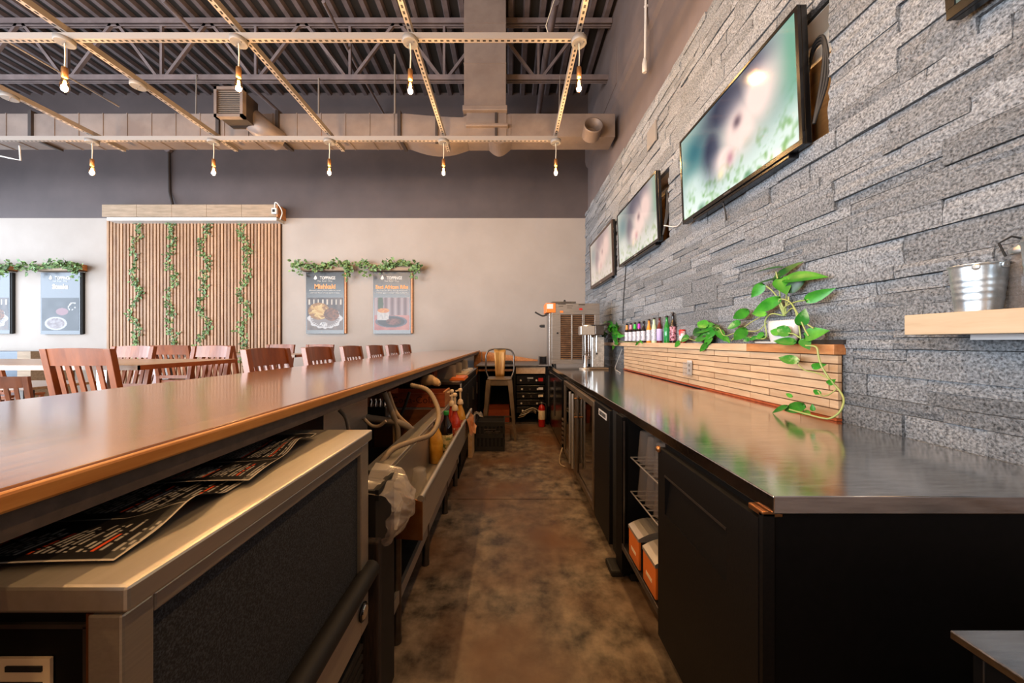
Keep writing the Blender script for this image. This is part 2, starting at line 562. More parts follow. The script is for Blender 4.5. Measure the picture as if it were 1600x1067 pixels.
# walls out of view: left wall and shop front, both with glazed openings
b = MB()
b.box(XL - .2, XL, YF, YB + .2, 0, .45)
b.box(XL - .2, XL, YF, YB + .2, 3.95, ZC)
b.box(XL - .2, XL, YF, -2.25, .45, 3.95)
b.box(XL - .2, XL, 6.25, YB + .2, .45, 3.95)
tag(b.build('wall_left', m_beige), kind='structure')
wf = MB().box(XL, XW + .2, YF - .2, YF, 0, .15).box(XL, XW + .2, YF - .2, YF, 3.8, ZC).box(XL, -10, YF - .2, YF, .15, 3.8).box(-2.8, XW + .2, YF - .2, YF, .15, 3.8)
tag(wf.build('wall_front', m_beige), kind='structure')
for k, (x0, x1, y0, y1, z0, z1) in enumerate(((XL - .12, XL - .06, -2.25, 6.25, .45, 3.95), (-10, -2.8, YF - .12, YF - .06, .15, 3.8))):
    w = MB()
    n = 6
    for i in range(n + 1):
        t = i / n
        if k == 0:
            y = y0 + (y1 - y0) * t
            w.box(x0, x1, y - .03, y + .03, z0, z1)
        else:
            x = x0 + (x1 - x0) * t
            w.box(x - .03, x + .03, y0, y1, z0, z1)
    w.box(x0, x1, y0, y1, z0, z0 + .06).box(x0, x1, y0, y1, z1 - .06, z1)
    tag(w.build('window_%d' % (k + 1), m_blackmatte), kind='structure')

ceil = pbox(None, 'ceiling', m_deck, XL, XW + .2, YF, YB + .2, ZC, ZC + .12)
tag(ceil, kind='structure')
rib = MB().prism([(-.034, .0), (.034, .0), (.055, .055), (-.055, .055)], YF, YB, 0, 'y').build('deck_rib', m_rib, ceil)
rib.location = (XW - .10, 0, ZC - .056)
x = XW - .10 - .235
while x > -10.6:
    copy_part(rib, ceil, (x, 0, ZC - .056))
    x -= .235

# ------------------------------------------------------------------ ceiling steel, ducts, strut grid
def joist(Y, x0, x1, zt, zb, label):
    t = thing('roof_joist', label, 'joist', ((x0 + x1) / 2, Y, zb))
    for nm, z, d in (('top_chord', zt, .05), ('bottom_chord', zb, .045)):
        c = MB()
        c.box(x0, x1, Y - .075, Y - .012, z - .012, z + .0)
        c.box(x0, x1, Y - .020, Y - .012, z - d - .02, z)
        c.box(x0, x1, Y + .012, Y + .075, z - .012, z + .0)
        c.box(x0, x1, Y + .012, Y + .020, z - d - .02, z)
        c.box(x0, x1, Y - .08, Y - .074, z - .075, z + .0)
        c.build(nm, m_truss, t)
    n0 = -2.393 - 1.413 * 6
    k = 0
    while n0 + k * 1.413 < x1 + .8:
        xb = n0 + k * 1.413
        if x0 < xb < x1:
            MB().bar((xb, Y, zb), (xb, Y, zt), .035, .035, up=(0, 1, 0)).build('web_post', m_truss, t)
            for sgn in (-1, 1):
                xe = xb + sgn * .66
                if x0 < xe < x1:
                    MB().bar((xb + sgn * .05, Y, zb), (xe, Y, zt - .03), .04, .04, up=(0, 1, 0)).build('web_diagonal', m_truss, t)
        k += 1
    return t
joist(5.19, XL + .05, XW - .01, ZC - .06, 5.20, 'long open-web steel joist spanning the ceiling in front of the ductwork')
joist(2.2, XL + .05, XW - .01, ZC - .06, 5.20, 'open-web steel joist overhead, nearer than the ductwork')

ZR = 3.86
def strut(p, q, label):
    p, q = Vector(p), Vector(q)
    d = (q - p).normalized()
    a = d.cross(Vector((0, 0, 1))).normalized()
    w, h = .021, .055
    vv = []
    for pt in (p, q):
        for sx_, z in ((-1, 0), (1, 0), (1, h), (-1, h)):
            vv.append(pt + a * w * sx_ + Vector((0, 0, z)))
    b_ = MB().add(vv, [(0, 1, 5, 4), (1, 2, 6, 5), (2, 3, 7, 6), (3, 0, 4, 7), (0, 3, 2, 1), (4, 5, 6, 7)])
    b_.m[1:] = [1] * 5
    o = b_.build('slotted_strut', [m_slot, m_strut])
    uv = o.data.uv_layers.new(name='UVMap')
    Ln = (q - p).length
    for li, c in zip(o.data.polygons[0].loop_indices, ((0, 0), (0, 1), (Ln, 1), (Ln, 0))):
        uv.data[li].uv = c
    return tag(o, label, 'ceiling rail', 'slotted lighting rails')
strut((-6.6, 3.0, ZR), (.64, 3.0, ZR), 'nearer slotted steel rail running left to right under the ceiling')
strut((-9.6, 4.5, ZR), (.62, 4.5, ZR), 'farther slotted steel rail running left to right below the duct')
RX = [.60, -.855, -2.335, -3.835, -5.41]
WH = ['rightmost', 'second from the right of the', 'middle', 'second from the left of the', 'leftmost']
for i, x in enumerate(RX):
    strut((x, -2.0, ZR + .056), (x, 4.86 if i else 4.55, ZR + .056), WH[i] + ' slotted steel rails running away toward the back wall' if 'of the' in WH[i] else WH[i] + ' slotted steel rail running away toward the back wall')

def jbox(x, y, label, blank=False):
    t = thing('junction_box', label, 'junction box', (x, y, ZR - .03), 'round ceiling boxes')
    MB().lathe([(.062, -.012), (.066, -.006), (.066, .026), (.03, .03)], (x, y, ZR - .03), 20).build('cover', m_disc, t)
    MB().lathe([(.004, -.018), (.006, -.013), (.006, -.012)], (x + .035, y - .02, ZR - .03), 8).build('screw', m_steelD, t)
    MB().lathe([(.004, -.018), (.006, -.013), (.006, -.012)], (x - .035, y + .02, ZR - .03), 8).build('screw', m_steelD, t)
    return t
def pendant(x, y, cord, label, power):
    z = ZR - .042
    t = thing('pendant_bulb', label, 'pendant lamp', (x, y, z), 'filament pendant bulbs')
    ptube(t, 'cord', m_cord, [(x, y, z), (x + .004, y, z - cord / 2), (x, y, z - cord)], .005, 6)
    zs = z - cord
    MB().lathe([(.008, 0), (.019, -.006), (.021, -.03), (.021, -.088), (.018, -.094)], (x, y, zs), 14).build('socket', m_brass, t)
    zb = zs - .09
    MB().lathe([(.016, 0), (.018, -.012), (.026, -.04), (.031, -.075), (.030, -.098), (.020, -.122), (.0005, -.132)], (x, y, zb), 16).build('bulb', m_bulb, t)
    f_ = MB()
    for k in range(6):
        a = k * math.pi / 3
        f_.tube([(x + .006 * math.cos(a), y + .006 * math.sin(a), zb - .03), (x + .013 * math.cos(a), y + .013 * math.sin(a), zb - .10)], .0022, 5)
    f_.build('filament', m_fil, t)
    d = bpy.data.lights.new('bulb_glow', 'POINT')
    d.energy, d.color, d.shadow_soft_size = power, (1.0, 0.83, 0.66), .03
    o = bpy.data.objects.new('bulb_glow', d)
    col.objects.link(o)
    o.location = (0, 0, -(cord + .09 + .07))
    o.parent = t
PW_ = 25
pl = ['hanging by the dark right wall', 'hanging just left of the tall duct', 'hanging in front of the square vent grille', 'hanging at far upper left']
for i, x in enumerate(RX[:4]):
    jbox(x, 3.0 - .02, 'nearer round white ceiling box, bulb ' + pl[i])
    pendant(x, 3.0 - .02, [.20, .22, .20, .20][i], 'nearer clear filament bulb on a cord ' + pl[i], PW_)
fl = ['farthest right, beside the stone wall', 'between the duct elbow and the posters', 'right of the slat panel header', 'over the left end of the slat panel header', 'leftmost, over the steak poster']
for i, x in enumerate(RX):
    jbox(x, 4.5 - .02, 'round white ceiling box of the farther row, ' + ['above the bulb farthest right', 'below the duct elbow', 'right of the square vent', 'left of the square vent', 'leftmost in that row'][i])
    pendant(x, 4.5 - .02, .20, 'farther filament bulb against the dark wall, ' + fl[i], PW_)
for j, y in enumerate((1.5, 0.0, -1.5)):  # rows out of view continuing the grid, put in to light the aisle
    strut((-6.6, y, ZR), (.64, y, ZR), ['slotted steel rail overhead, nearest before the picture top', 'slotted steel rail right above the camera', 'slotted steel rail behind the camera'][j])
    for i, x in enumerate(RX[:4]):
        pendant(x, y - .02, .20, 'unseen overhead filament bulb %s, %s' % (['just ahead of the camera', 'above the camera', 'behind the camera'][j], ['over the worktop side', 'over the bar edge', 'beyond the bar', 'farther left'][i]), PW_)
for (x, y, lb) in ((RX[3], 3.57, 'round white blank box midway along a rail, no bulb below it'), (RX[4], 3.74, 'round white blank box at the left picture edge')):
    jbox(x, y, lb).location.z += .056

# ducts
DY0, DY1, DZ0, DZ1 = 4.78, 5.10, 4.08, 4.40
du = thing('air_duct', 'long brown painted rectangular air duct with curved branch below the joist', 'duct', (-2, 4.9, DZ0))
pbox(du, 'duct_run', m_duct, -10.8, -1.46, DY0, DY1, DZ0, DZ1)
for k in range(26):
    x = -1.6 - k * .335
    pbox(du, 'seam', m_duct, x - .006, x + .006, DY0 - .008, DY1, DZ0 - .008, DZ1 + .006)
for x in (-1.52, -3.2, -4.02, -6.6):
    pbox(du, 'flange', m_ductseam, x - .022, x + .022, DY0 - .03, DY1, DZ0 - .03, DZ1 + .03)
# right hand run up to the corner
pbox(du, 'duct_run', m_duct, .02, 1.46, DY0, DY1, DZ0, DZ1)
pbox(du, 'flange', m_ductseam, -.20, -.165, DY0 - .03, DY1, DZ0 - .05, DZ1 + .02)
pbox(du, 'flange', m_ductseam, -1.02, -.985, DY0 - .03, DY1, DZ0 - .10, DZ1 + .03)
def elbow(x0, x1, zt, name):
    # a curved branch: lower edge sweeps down to the middle of the riser
    b_ = MB()
    n = 14
    lo_, up_ = [], []
    for i in range(n + 1):
        t = i / n
        x = x0 + (x1 - x0) * t
        lo_.append((x, DZ0 - .12 * math.sin(math.pi * min(1, t * 1.15)) ** 1.0 + .04 * t))
        up_.append((x, DZ1 - .055 * math.sin(math.pi * t * .6) + (.16 * max(0, t - .72) / .28)))
    b_.prism(lo_ + up_[::-1], DY0 - .005, DY1, 0, 'y')
    return b_.build(name, m_duct, du)
elbow(-1.46, -.33, 0, 'elbow')
elbow(.02, -.40, 0, 'elbow')
rz = thing('duct_riser', 'tall square-sided duct rising through the ceiling above the branch', 'duct', (-.33, 4.75, DZ1))
pbox(rz, 'riser_face', m_duct, -.62, -.05, 4.72, 5.08, 4.46, ZC)
pbox(rz, 'collar', m_duct, -.64, -.03, 4.70, 5.10, 4.40, 4.47, .008)
pbox(rz, 'collar', m_duct, -.60, -.02, 4.71, 5.10, 4.19, 4.23, .008)
pbox(rz, 'throat', m_duct, -.59, -.04, 4.765, 5.09, 4.06, 4.43)
for z in (5.05, 5.6):
    pbox(rz, 'seam', m_duct, -.626, -.044, 4.714, 5.09, z - .006, z + .006)
# round open collar by the corner
b = MB()
n = 24
c0 = at(927, 196, 4.62)
rt = Matrix.Rotation(R(72), 3, 'X') @ Matrix.Rotation(R(0), 3, 'Z')
b.lathe([(.115, -.16), (.115, .02), (.128, .02), (.128, .0), (.122, -.02), (.122, -.16)], c0, 28, 0, rot=rt)
o = b.build('round_duct_collar', m_duct)
tag(o, 'short open round duct spout at the corner beside the stone wall', 'duct')
# square supply grille on a boot
gv = thing('supply_vent', 'square louvred supply vent on a curved boot above the slat panel', 'vent', tuple(at(372, 200, 4.5)))
g0, g1 = at(337, 137, 4.3), at(382, 184, 4.3)
xg0, xg1, zg1, zg0 = g0.x, g1.x, g0.z, g1.z
fr_ = MB()
fr_.box(xg0, xg1, 4.27, 4.33, zg1 - .035, zg1).box(xg0, xg1, 4.27, 4.33, zg0, zg0 + .035).box(xg0, xg0 + .035, 4.27, 4.33, zg0, zg1).box(xg1 - .035, xg1, 4.27, 4.33, zg0, zg1)
fr_.build('frame', m_duct, gv)
lv = None
for k in range(13):
    z = zg0 + .045 + k * (zg1 - zg0 - .08) / 12.5
    MB().bar((xg0 + .03, 4.30, z), (xg1 - .03, 4.30, z), .012, .005, up=(0, .1, 1)).build('louvre', m_strut, gv)
pbox(gv, 'plenum', m_ductseam, xg0 + .02, xg1 - .02, 4.335, 4.56, zg0 + .02, zg1 - .02)
bt = MB()
pts = [Vector(((xg0 + xg1) / 2 + .02, 4.57, (zg0 + zg1) / 2)), Vector(((xg0 + xg1) / 2 + .10, 4.60, (zg0 + zg1) / 2 - .06)), Vector((xg1 + .02, 4.64, zg0 + .04)), Vector((xg1 + .10, 4.80, zg0 + .0))]
bt.tube(spline(pts, 6), [.15 - .01 * i / 18 for i in range(19)], 20)
bt.build('boot', m_duct, gv)
# pipes and wires up in the steel
def pipe(name, label, pts, r, mat, cat='pipe'):
    return tag(MB().tube(pts, r, 8).build(name, mat), label, cat)
pipe('sprinkler_pipe', 'dark pipe running back between joists left of the tall duct', [at(505, 2, 4.4), at(560, 108, 5.6), at(600, 178, 6.7)], .022, m_truss)
pipe('sprinkler_pipe', 'dark thick pipe right of the tall duct', [at(868, 2, 4.4), at(852, 90, 5.4), at(841, 182, 6.7)], .05, m_truss)
pipe('wire', 'thin pale wire looping beside the tall duct', [at(866, 0, 4.3), at(853, 40, 4.3), at(858, 57, 4.3)], .006, m_cord, 'wire')
pipe('conduit', 'thin pale conduit slanting through the joist at upper left', [at(0, 58, 3.6), at(110, 122, 4.2), at(186, 166, 4.7)], .010, m_strut, 'conduit')
pipe('beam_brace', 'dark steel brace slanting behind the rails at left', [at(255, 0, 4.6), at(330, 78, 5.3), at(440, 178, 6.6)], .03, m_truss, 'brace')
pipe('hanger_rod', 'thin rod hanging the duct below the joist, left of the square vent', [at(307, 116, 5.1), at(306, 185, 4.95)], .008, m_strut, 'rod')
pipe('hanger_rod', 'thin rod hanging the duct below the joist, above the middle pendants', [at(498, 122, 5.1), at(498, 205, 4.9)], .012, m_strut, 'rod')
pipe('hanger_rod', 'thin rod hanging the duct, just left of the tall duct', [at(617, 85, 5.1), at(617, 178, 4.95)], .014, m_strut, 'rod')
pipe('hanger_rod', 'thin rod hanging the right end of the duct', [at(875, 118, 5.05), at(873, 185, 4.9)], .006, m_strut, 'rod')
w = pipe('wire', 'white cable drooping in front of the dark wall at far left', [at(0, 243, 5), at(18, 247, 5), at(32, 250, 5), at(30, 221, 5)], .010, m_white, 'wire')
# white electrical drop on the right wall
ed = thing('electrical_drop', 'white conduit drop with a plug fitting high on the dark right wall', 'conduit', (1.44, 3.69, 4.13))
pa = at(1008, 112, 3.69)
ptube(ed, 'conduit', m_white, [(pa.x, 3.69, 4.26), (pa.x + .012, 3.69, 5.3)], .014)
MB().lathe([(.02, 0), (.028, .01), (.028, .10), (.02, .13), (.016, .15)], (pa.x - .004, 3.69, 4.12), 12).build('plug', m_white, ed)
MB().box(pa.x - .01, pa.x + .03, 3.68, 3.70, 4.82, 4.84).build('clip', m_white, ed)
# conduit on back wall above the slat panel
cd = thing('wall_conduit', 'dark conduit with a round box running down to the slat panel header', 'conduit', tuple(at(266, 318, YB - .05)))
ptube(cd, 'conduit', m_ductseam, [at(264, 236, YB - .04), at(265, 300, YB - .04), at(270, 319, YB - .10)], .022)
MB().lathe([(.07, -.03), (.07, .03)], at(263, 232, YB - .05), 14, rot=Matrix.Rotation(R(90), 3, 'X')).build('round_box', m_truss, cd)

# ------------------------------------------------------------------ ledger stone veneer on the right wall
stones = []
z = .885
rs = random.Random(11)
while z < 3.755:
    h = rs.choice([.05, .06, .075, .09, .105])
    h = min(h, 3.77 - z)
    if h < .03: break
    ivs = [(.45, YB - .01)]
    for n in NICHE:
        if z + h * .5 > n[2] and z + h * .5 < n[3]:
            nv = []
            for a, c in ivs:
                if n[0] > a: nv.append((a, min(c, n[0])))
                if n[1] < c: nv.append((max(a, n[1]), c))
            ivs = nv
    for a, c in ivs:
        y = a - (rs.random() * .2 if a < .5 else 0)
        while y < c - .02:
            L_ = rs.uniform(.16, .52)
            if c - (y + L_) < .12: L_ = c - y
            y1 = min(c, y + L_)
            if h > .07 and rs.random() < .25:
                hh = h * rs.uniform(.4, .6)
                stones.append((y, y1, z, z + hh))
                stones.append((y, y1, z + hh, z + h))
            else:
                stones.append((y, y1, z, z + h))
            y = y1
    z += h
def stone_mesh(b_, y0, y1, z0, z1):
    g = rs.choice([.0004, .0007, .0010, .0016])
    y0, y1, z0, z1 = y0 + g, y1 - g, z0 + g, z1 - g
    xf = XS + rs.uniform(-.009, .007)
    j = lambda: xf + rs.uniform(-.005, .005)
    ym, zm = y0 + (y1 - y0) * rs.uniform(.3, .7), z0 + (z1 - z0) * rs.uniform(.35, .65)
    xb = XW - .01
    vv = [(j() + .003, y0, z0), (j(), ym, z0), (j() + .003, y1, z0), (j(), y1, zm), (j() + .003, y1, z1), (j(), ym, z1), (j() + .003, y0, z1), (j(), y0, zm), (j() - .003, ym, zm),
          (xb, y0, z0), (xb, y1, z0), (xb, y1, z1), (xb, y0, z1)]
    ff = [(0, 7, 8, 1), (1, 8, 3, 2), (7, 6, 5, 8), (8, 5, 4, 3), (0, 1, 2, 10, 9), (4, 5, 6, 12, 11), (2, 3, 4, 11, 10), (6, 7, 0, 9, 12)]
    b_.add(vv, ff)
def parea(s):
    if s[1] < .93: return 0
    yc = (s[0] + s[1]) / 2
    return (XS * F / max(s[0], .93) - XS * F / s[1]) * (s[3] - s[2]) * F / yc
stones.sort(key=parea, reverse=True)
for s in stones[:300]:
    b = MB()
    stone_mesh(b, *s)
    b.build('stone', m_stone, wall_r)
b = MB()
for s in stones[300:]:
    stone_mesh(b, *s)
tag(b.build('small_stones', m_stone, wall_r), kind='stuff')
o = MB().box(XS - .022, XS - .008, *sorted((XS * F / (1028 - VX), XS * F / (1014 - VX))), 3.26, 3.46).build('blank_cover_plate', m_disc)
tag(o, 'blank cream cover plate on the stone high left of the large screen', 'plate')

# ------------------------------------------------------------------ screens
def flower(u, v, seed, tone):
    hair = min(1, 1.25 * max(blob(u, v, .36, .50, .10, .32), blob(u, v, .52, .86, .24, .24), blob(u, v, .72, .92, .13, .16)))
    face = max(blob(u, v, .62, .50, .17, .30), blob(u, v, .76, .66, .14, .28), blob(u, v, .50, .34, .14, .18))
    c = mixc((90, 128, 122), (160, 176, 164), v * .6 + .4 * vnoise(u * 4, v * 4, seed))
    c = mixc(c, (30, 95, 105), blob(u, v, .16, .70, .14, .22) * .9)
    c = mixc(c, (84, 146, 118), blob(u, v, .97, .70, .06, .4) * .9)
    c = mixc(c, (22, 34, 58), hair * 1.0)
    c = mixc(c, (228, 200, 190), min(1, face * 1.25))
    c = mixc(c, (60, 45, 60), blob(u, v, .60, .60, .035, .06) * .8)
    c = mixc(c, (150, 80, 100), blob(u, v, .53, .30, .03, .07) * .7)
    fl_ = 1 / (1 + math.exp((v - (.16 + .30 * max(0, u - .45) + .16 * blob(u, v, .15, .3, .2, .5))) * 14))
    n1 = .6 * vnoise(u * 24, v * 14, seed + 3) + .4 * vnoise(u * 55, v * 31, seed + 8)
    flow = mixc((214, 224, 216), (128, 168, 104), (n1 - .52) * 3.2)
    flow = mixc(flow, (70, 120, 86), (vnoise(u * 9, v * 6, seed + 5) - .62) * 2.5)
    c = mixc(c, flow, fl_ * .95)
    c = mixc(c, (205, 215, 210), blob(u, v, .12, .34, .14, .13) * .7)
    c = mixc(c, (236, 214, 170), blob(u, v, .44, .22, .03, .05) * .8)
    return mixc(c, tone[0], tone[1])  # tone mixes in a flat tint, reflected wall on the pinkish screens
def tv(name, label, y0, y1, z0, z1, xt, xb, bez, bm, tone, seed):
    t = thing(name, label, 'television', ((xt + xb) / 2, (y0 + y1) / 2, z0), 'wall televisions')
    up = Vector((xt - xb, 0, z1 - z0))
    Hh = up.length
    up.normalize()
    nr = Vector((-1, 0, 0)) + Vector((0, 0, -1)) * ((xb - xt) / (z1 - z0))
    nr.normalize()
    o_ = Vector((xb, y1, z0))
    ux = Vector((0, -1, 0))
    W = y1 - y0
    def slab(nm, u0, u1, v0, v1, d0, d1, mat, bev=0.0):
        b_ = MB()
        vv = []
        for d in (d0, d1):
            for (u, v) in ((u0, v0), (u1, v0), (u1, v1), (u0, v1)):
                vv.append(o_ + ux * u + up * v + nr * d)
        b_.add(vv, MB.BF)
        return b_.build(nm, mat, t, bev)
    slab('housing', 0, W, 0, Hh, -.045, -.012, m_blackplastic, .004)
    slab('bezel_bottom', 0, W, 0, bez * 1.5, -.012, .004, bm, .002)
    slab('bezel_top', 0, W, Hh - bez, Hh, -.012, .004, bm, .002)
    slab('bezel_side', 0, bez, bez * 1.5, Hh - bez, -.012, .004, bm)
    slab('bezel_side', W - bez, W, bez * 1.5, Hh - bez, -.012, .004, bm)
    slab('speaker_strip', W * .12, W * .92, -.02, .0, -.06, -.005, m_blackplastic, .004)
    slab('mount_arm', W * .35, W * .65, Hh * .3, Hh * .7, -.10, -.045, m_steelD)
    slab('logo_badge', W * .47, W * .53, .004, .016, .004, .006, m_chrome)
    printed('screen', m_screen, o_ + ux * bez + up * bez * 1.5 - nr * .002, ux, up, W - 2 * bez, Hh - bez * 2.5, 110, 62, lambda u, v: flower(u, v, seed, tone), t)
    return t
tv('television', 'largest flat television showing a blurred face among white flowers', 1.66, 2.81, 2.20, 2.87, 1.385, 1.412, .018, m_blackplastic, ((128, 128, 128), 0.0), 1)
tv('television', 'middle flat television with wall reflection tinted into its picture, above the stainless machine', 3.265, 4.45, 2.205, 2.868, 1.385, 1.412, .018, m_blackplastic, ((170, 140, 130), .35), 1)  # pinkish tint stands for the back wall reflected in the glass
tv('television', 'brown-framed television farthest back, next to the corner', 4.74, 6.05, 2.16, 2.93, 1.405, 1.425, .035, m_bronzeplastic, ((170, 140, 130), .62), 1)  # stronger tint of the same reflected wall, mixed into the picture
tv('television', 'black television cut off at the upper right picture corner', -.05, 1.113, 2.28, 2.95, 1.375, 1.41, .022, m_blackplastic, ((60, 60, 60), .6), 4)
for k, (y, z0) in enumerate(((1.585, 2.28), (3.19, 2.25))):
    t = thing('cable_bundle', ['black cable loop at the near edge of the largest television', 'black cables at the near edge of the middle television'][k], 'cable', (1.44, y + .04, z0))
    for q in range(3):
        pts = [(1.44, y + .05, z0), (1.46 + q * .008, y + .03 - q * .006, z0 + .20), (1.47, y + .03, z0 + .36 + q * .015), (1.50, y + .12, z0 + .40 + q * .012), (1.53, y + .2, z0 + .30)]
        ptube(t, 'cable', m_rubber, spline(pts, 5), .007, 6)
pipe('cable', 'thin white cable sagging between two televisions', spline([(1.44, 3.22, 2.33), (1.47, 3.02, 2.26), (1.46, 2.84, 2.34)], 5), .005, m_white, 'cable')
pipe('cable', 'thin dark cable running down the stone below the middle television', [atX(978, 415, 1.465), atX(974, 470, 1.465), atX(973, 505, 1.465)], .006, m_rubber, 'cable')
pipe('cable', 'short dark wire hanging under the largest television', [(1.43, 2.32, 2.2), (1.45, 2.32, 2.12), (1.45, 2.31, 2.06)], .005, m_rubber, 'cable')

# ------------------------------------------------------------------ back wall: slat panel, posters
PX = lambda px, Y=YB: (px - VX) * Y / F
PZ = lambda py, Y=YB: H - (py - VY) * Y / F
sx0, sx1, sz1 = PX(170), PX(441), PZ(344)
sp = thing('slat_panel', 'tall panel of narrow vertical pine slats with four strands of ivy', 'wall panel', ((sx0 + sx1) / 2, YB, 0.1))
pbox(sp, 'backing_board', m_slatback, sx0, sx1, YB - .012, YB - .001, .1, sz1)
ns = 52
pit = (sx1 - sx0) / ns
sl = MB().box(-pit * .31, pit * .31, -.035, 0, 0, sz1 - .12).build('slat', m_slat)
sl.parent = sp
sl.location = (sx0 + pit * .5 - ORG[sp.name][0], -.012, .01)
for k in range(1, ns):
    copy_part(sl, sp, (sx0 + pit * (k + .5) - ORG[sp.name][0], -.012, .01))
hd = thing('header_box', 'rustic plank header box with a white strip beneath, above the slat panel', 'header', (PX(300, 6.5), 6.55, PZ(343, 6.5)))
HY = 6.5
hx0, hx1 = PX(159, HY), PX(432, HY)
hz0, hz1 = PZ(338, HY), PZ(319, HY)
nb = 5
for k in range(nb):
    xa = hx0 + (hx1 - hx0) * k / nb
    pbox(hd, 'plank', m_rustic, xa, xa + (hx1 - hx0) / nb - .004, HY, HY + .02, hz0, hz1, .003)
pbox(hd, 'end_board', m_oakdark, hx1, hx1 + .02, HY, YB - .001, hz0, hz1)
pbox(hd, 'top_board', m_rustic, hx0, hx1, HY + .02, YB - .001, hz1 - .02, hz1)
pbox(hd, 'white_strip', m_white, hx0 + .06, hx1 - .02, HY + .03, YB - .001, hz0 - .06, hz0 - .002)
ch = thing('hanging_charger', 'small white boxed gadget with a looped cable on the header end', 'gadget', tuple(at(432, 335, 6.46)))
c0 = at(429, 333, 6.46)
pbox(ch, 'box', m_white, c0.x - .05, c0.x + .05, 6.44, 6.49, c0.z - .01, c0.z + .10, .01)
pbox(ch, 'dial', m_blackmatte, c0.x - .025, c0.x + .02, 6.432, 6.44, c0.z + .02, c0.z + .07)
ptube(ch, 'cable', m_white, spline([c0 + Vector((0, -.0, .09)), c0 + Vector((.02, -.01, .20)), c0 + Vector((.08, -.01, .16)), c0 + Vector((.15, -.01, .02)), c0 + Vector((.11, -.01, -.12))], 5), .010, 6)

def leafcloud(name, pts, n, size, label, ydir=-1, seed=0, spread_=(.05, .04, .05), group=None, mat=None):
    rr = random.Random(seed)
    b_ = MB()
    tot = len(pts)
    for i in range(n):
        p = Vector(pts[int(rr.random() * (tot - 1))])
        q = p + Vector((rr.gauss(0, spread_[0]), -abs(rr.gauss(0, spread_[1])), rr.gauss(0, spread_[2])))
        s = size * rr.uniform(.6, 1.25)
        d = Vector((rr.uniform(-1, 1), rr.uniform(-.6, .1), rr.uniform(-1.2, .5))).normalized()
        nrm = Vector((rr.uniform(-.7, .7), -1, rr.uniform(-.2, .9))).normalized()
        a = d.cross(nrm).normalized()
        nn = a.cross(d)
        b_.add([q, q + d * s * .45 + a * s * .42 + nn * s * .1, q + d * s, q + d * s * .45 - a * s * .42 + nn * s * .1], [(0, 1, 2), (0, 2, 3)])
    t = thing(name, label, 'ivy', tuple(pts[0]), group)
    tag(b_.build('leaves', mat or m_ivy, t), kind='stuff')
    MB().tube(pts[:60 if tot == 60 else 40:3], .006, 5).build('stem', m_stem, t)
    return t
for k, (px, pxb, lb) in enumerate(((216, 217, 'leftmost strand of artificial ivy down the slat panel'), (272, 271, 'second strand of artificial ivy from the left on the slat panel'), (325, 321, 'third strand of artificial ivy from the left on the slat panel'), (388, 383, 'rightmost strand of artificial ivy down the slat panel'))):
    pts = []
    for i in range(60):
        t_ = i / 59
        pts.append((PX(px + (pxb - px) * t_) + .05 * math.sin(t_ * 17 + k) + (-.045 if (int(t_ * 9 + k) % 2) else .045), YB - .045, PZ(345) * (1 - t_) + .75 * t_))
    leafcloud('ivy_strand', pts, 330, .055, lb, seed=k, spread_=(.035, .018, .03), group='ivy strands on the slat panel')

rf = random.Random(31)
FR = []
for k in range(46):
    a_, x_, y_ = rf.uniform(-1.2, 1.2), rf.gauss(.34, .10), rf.gauss(.58, .09)
    FR.append((x_, y_, math.cos(a_) * .09, math.sin(a_) * .09, rf.uniform(0, 1)))
def plate_pic(u, v):                         # fries and meat on a scalloped white plate
    c = mixc((70, 62, 66), (170, 150, 140), vnoise(u * 9, v * 4, 2) * .5 + .3 * (v < .4))
    if v > .78:
        c = mixc(c, (235, 225, 210), 1 if (abs((u * 8) % 1 - .5) < .16 and v < .94) else 0)
    ang = math.atan2(v - .36, u - .5)
    rr = math.hypot((u - .5) / .47, (v - .36) / .31)
    if rr < 1 + .06 * math.cos(ang * 12):
        c = [232, 232, 236] if (rr > .86 or math.sin(ang * 36) > .5 and rr > .72) else [150, 140, 140]
    if blob(u, v, .33, .58, .32, .28) > .42:
        c = mixc((150, 98, 44), (196, 142, 74), vnoise(u * 20, v * 20, 4))
        for (x_, y_, dx, dy, sh) in FR:
            t_ = max(-1, min(1, ((u - x_) * dx + (v - y_) * dy) / .0081))
            if math.hypot(u - x_ - dx * t_, v - y_ - dy * t_) < .017: c = mixc((214, 160, 80), (246, 214, 140), sh)
    if blob(u, v, .68, .48, .24, .22) > .45:
        c = mixc((70, 40, 26), (170, 100, 60), vnoise(u * 26, v * 26, 6))
    if blob(u, v, .46, .17, .11, .08) > .4:
        c = [238, 238, 240] if hsh(int(u * 60), int(v * 60), 1) > .3 else [90, 90, 110]
    return c
def ribs_pic(u, v):                          # ribs on a dark round board, fence behind
    c = mixc((120, 96, 104), (190, 172, 178), .5 + .5 * math.sin(u * 34)) if v > .45 else mixc((190, 110, 110), (226, 160, 150), vnoise(u * 6, v * 6, 3))
    if blob(u, v, .18, .8, .08, .3) > .4: c = [60, 86, 60]
    rr = math.hypot((u - .48) / .42, (v - .26) / .17)
    if rr < 1: c = [44, 46, 58]
    if abs(rr - 1) < .08: c = [96, 100, 120]
    if .08 < u < .42 and .30 < v < .58: c = mixc((190, 190, 196), (236, 234, 230), vnoise(u * 30, v * 20, 1))
    if blob(u, v, .26, .60, .20, .09) > .5: c = mixc((214, 110, 40), (246, 178, 90), vnoise(u * 30, v * 30, 9))
    if blob(u, v, .55, .26, .26, .12) > .5: c = mixc((52, 20, 18), (160, 92, 84), vnoise(u * 22, v * 22, 8))
    return c
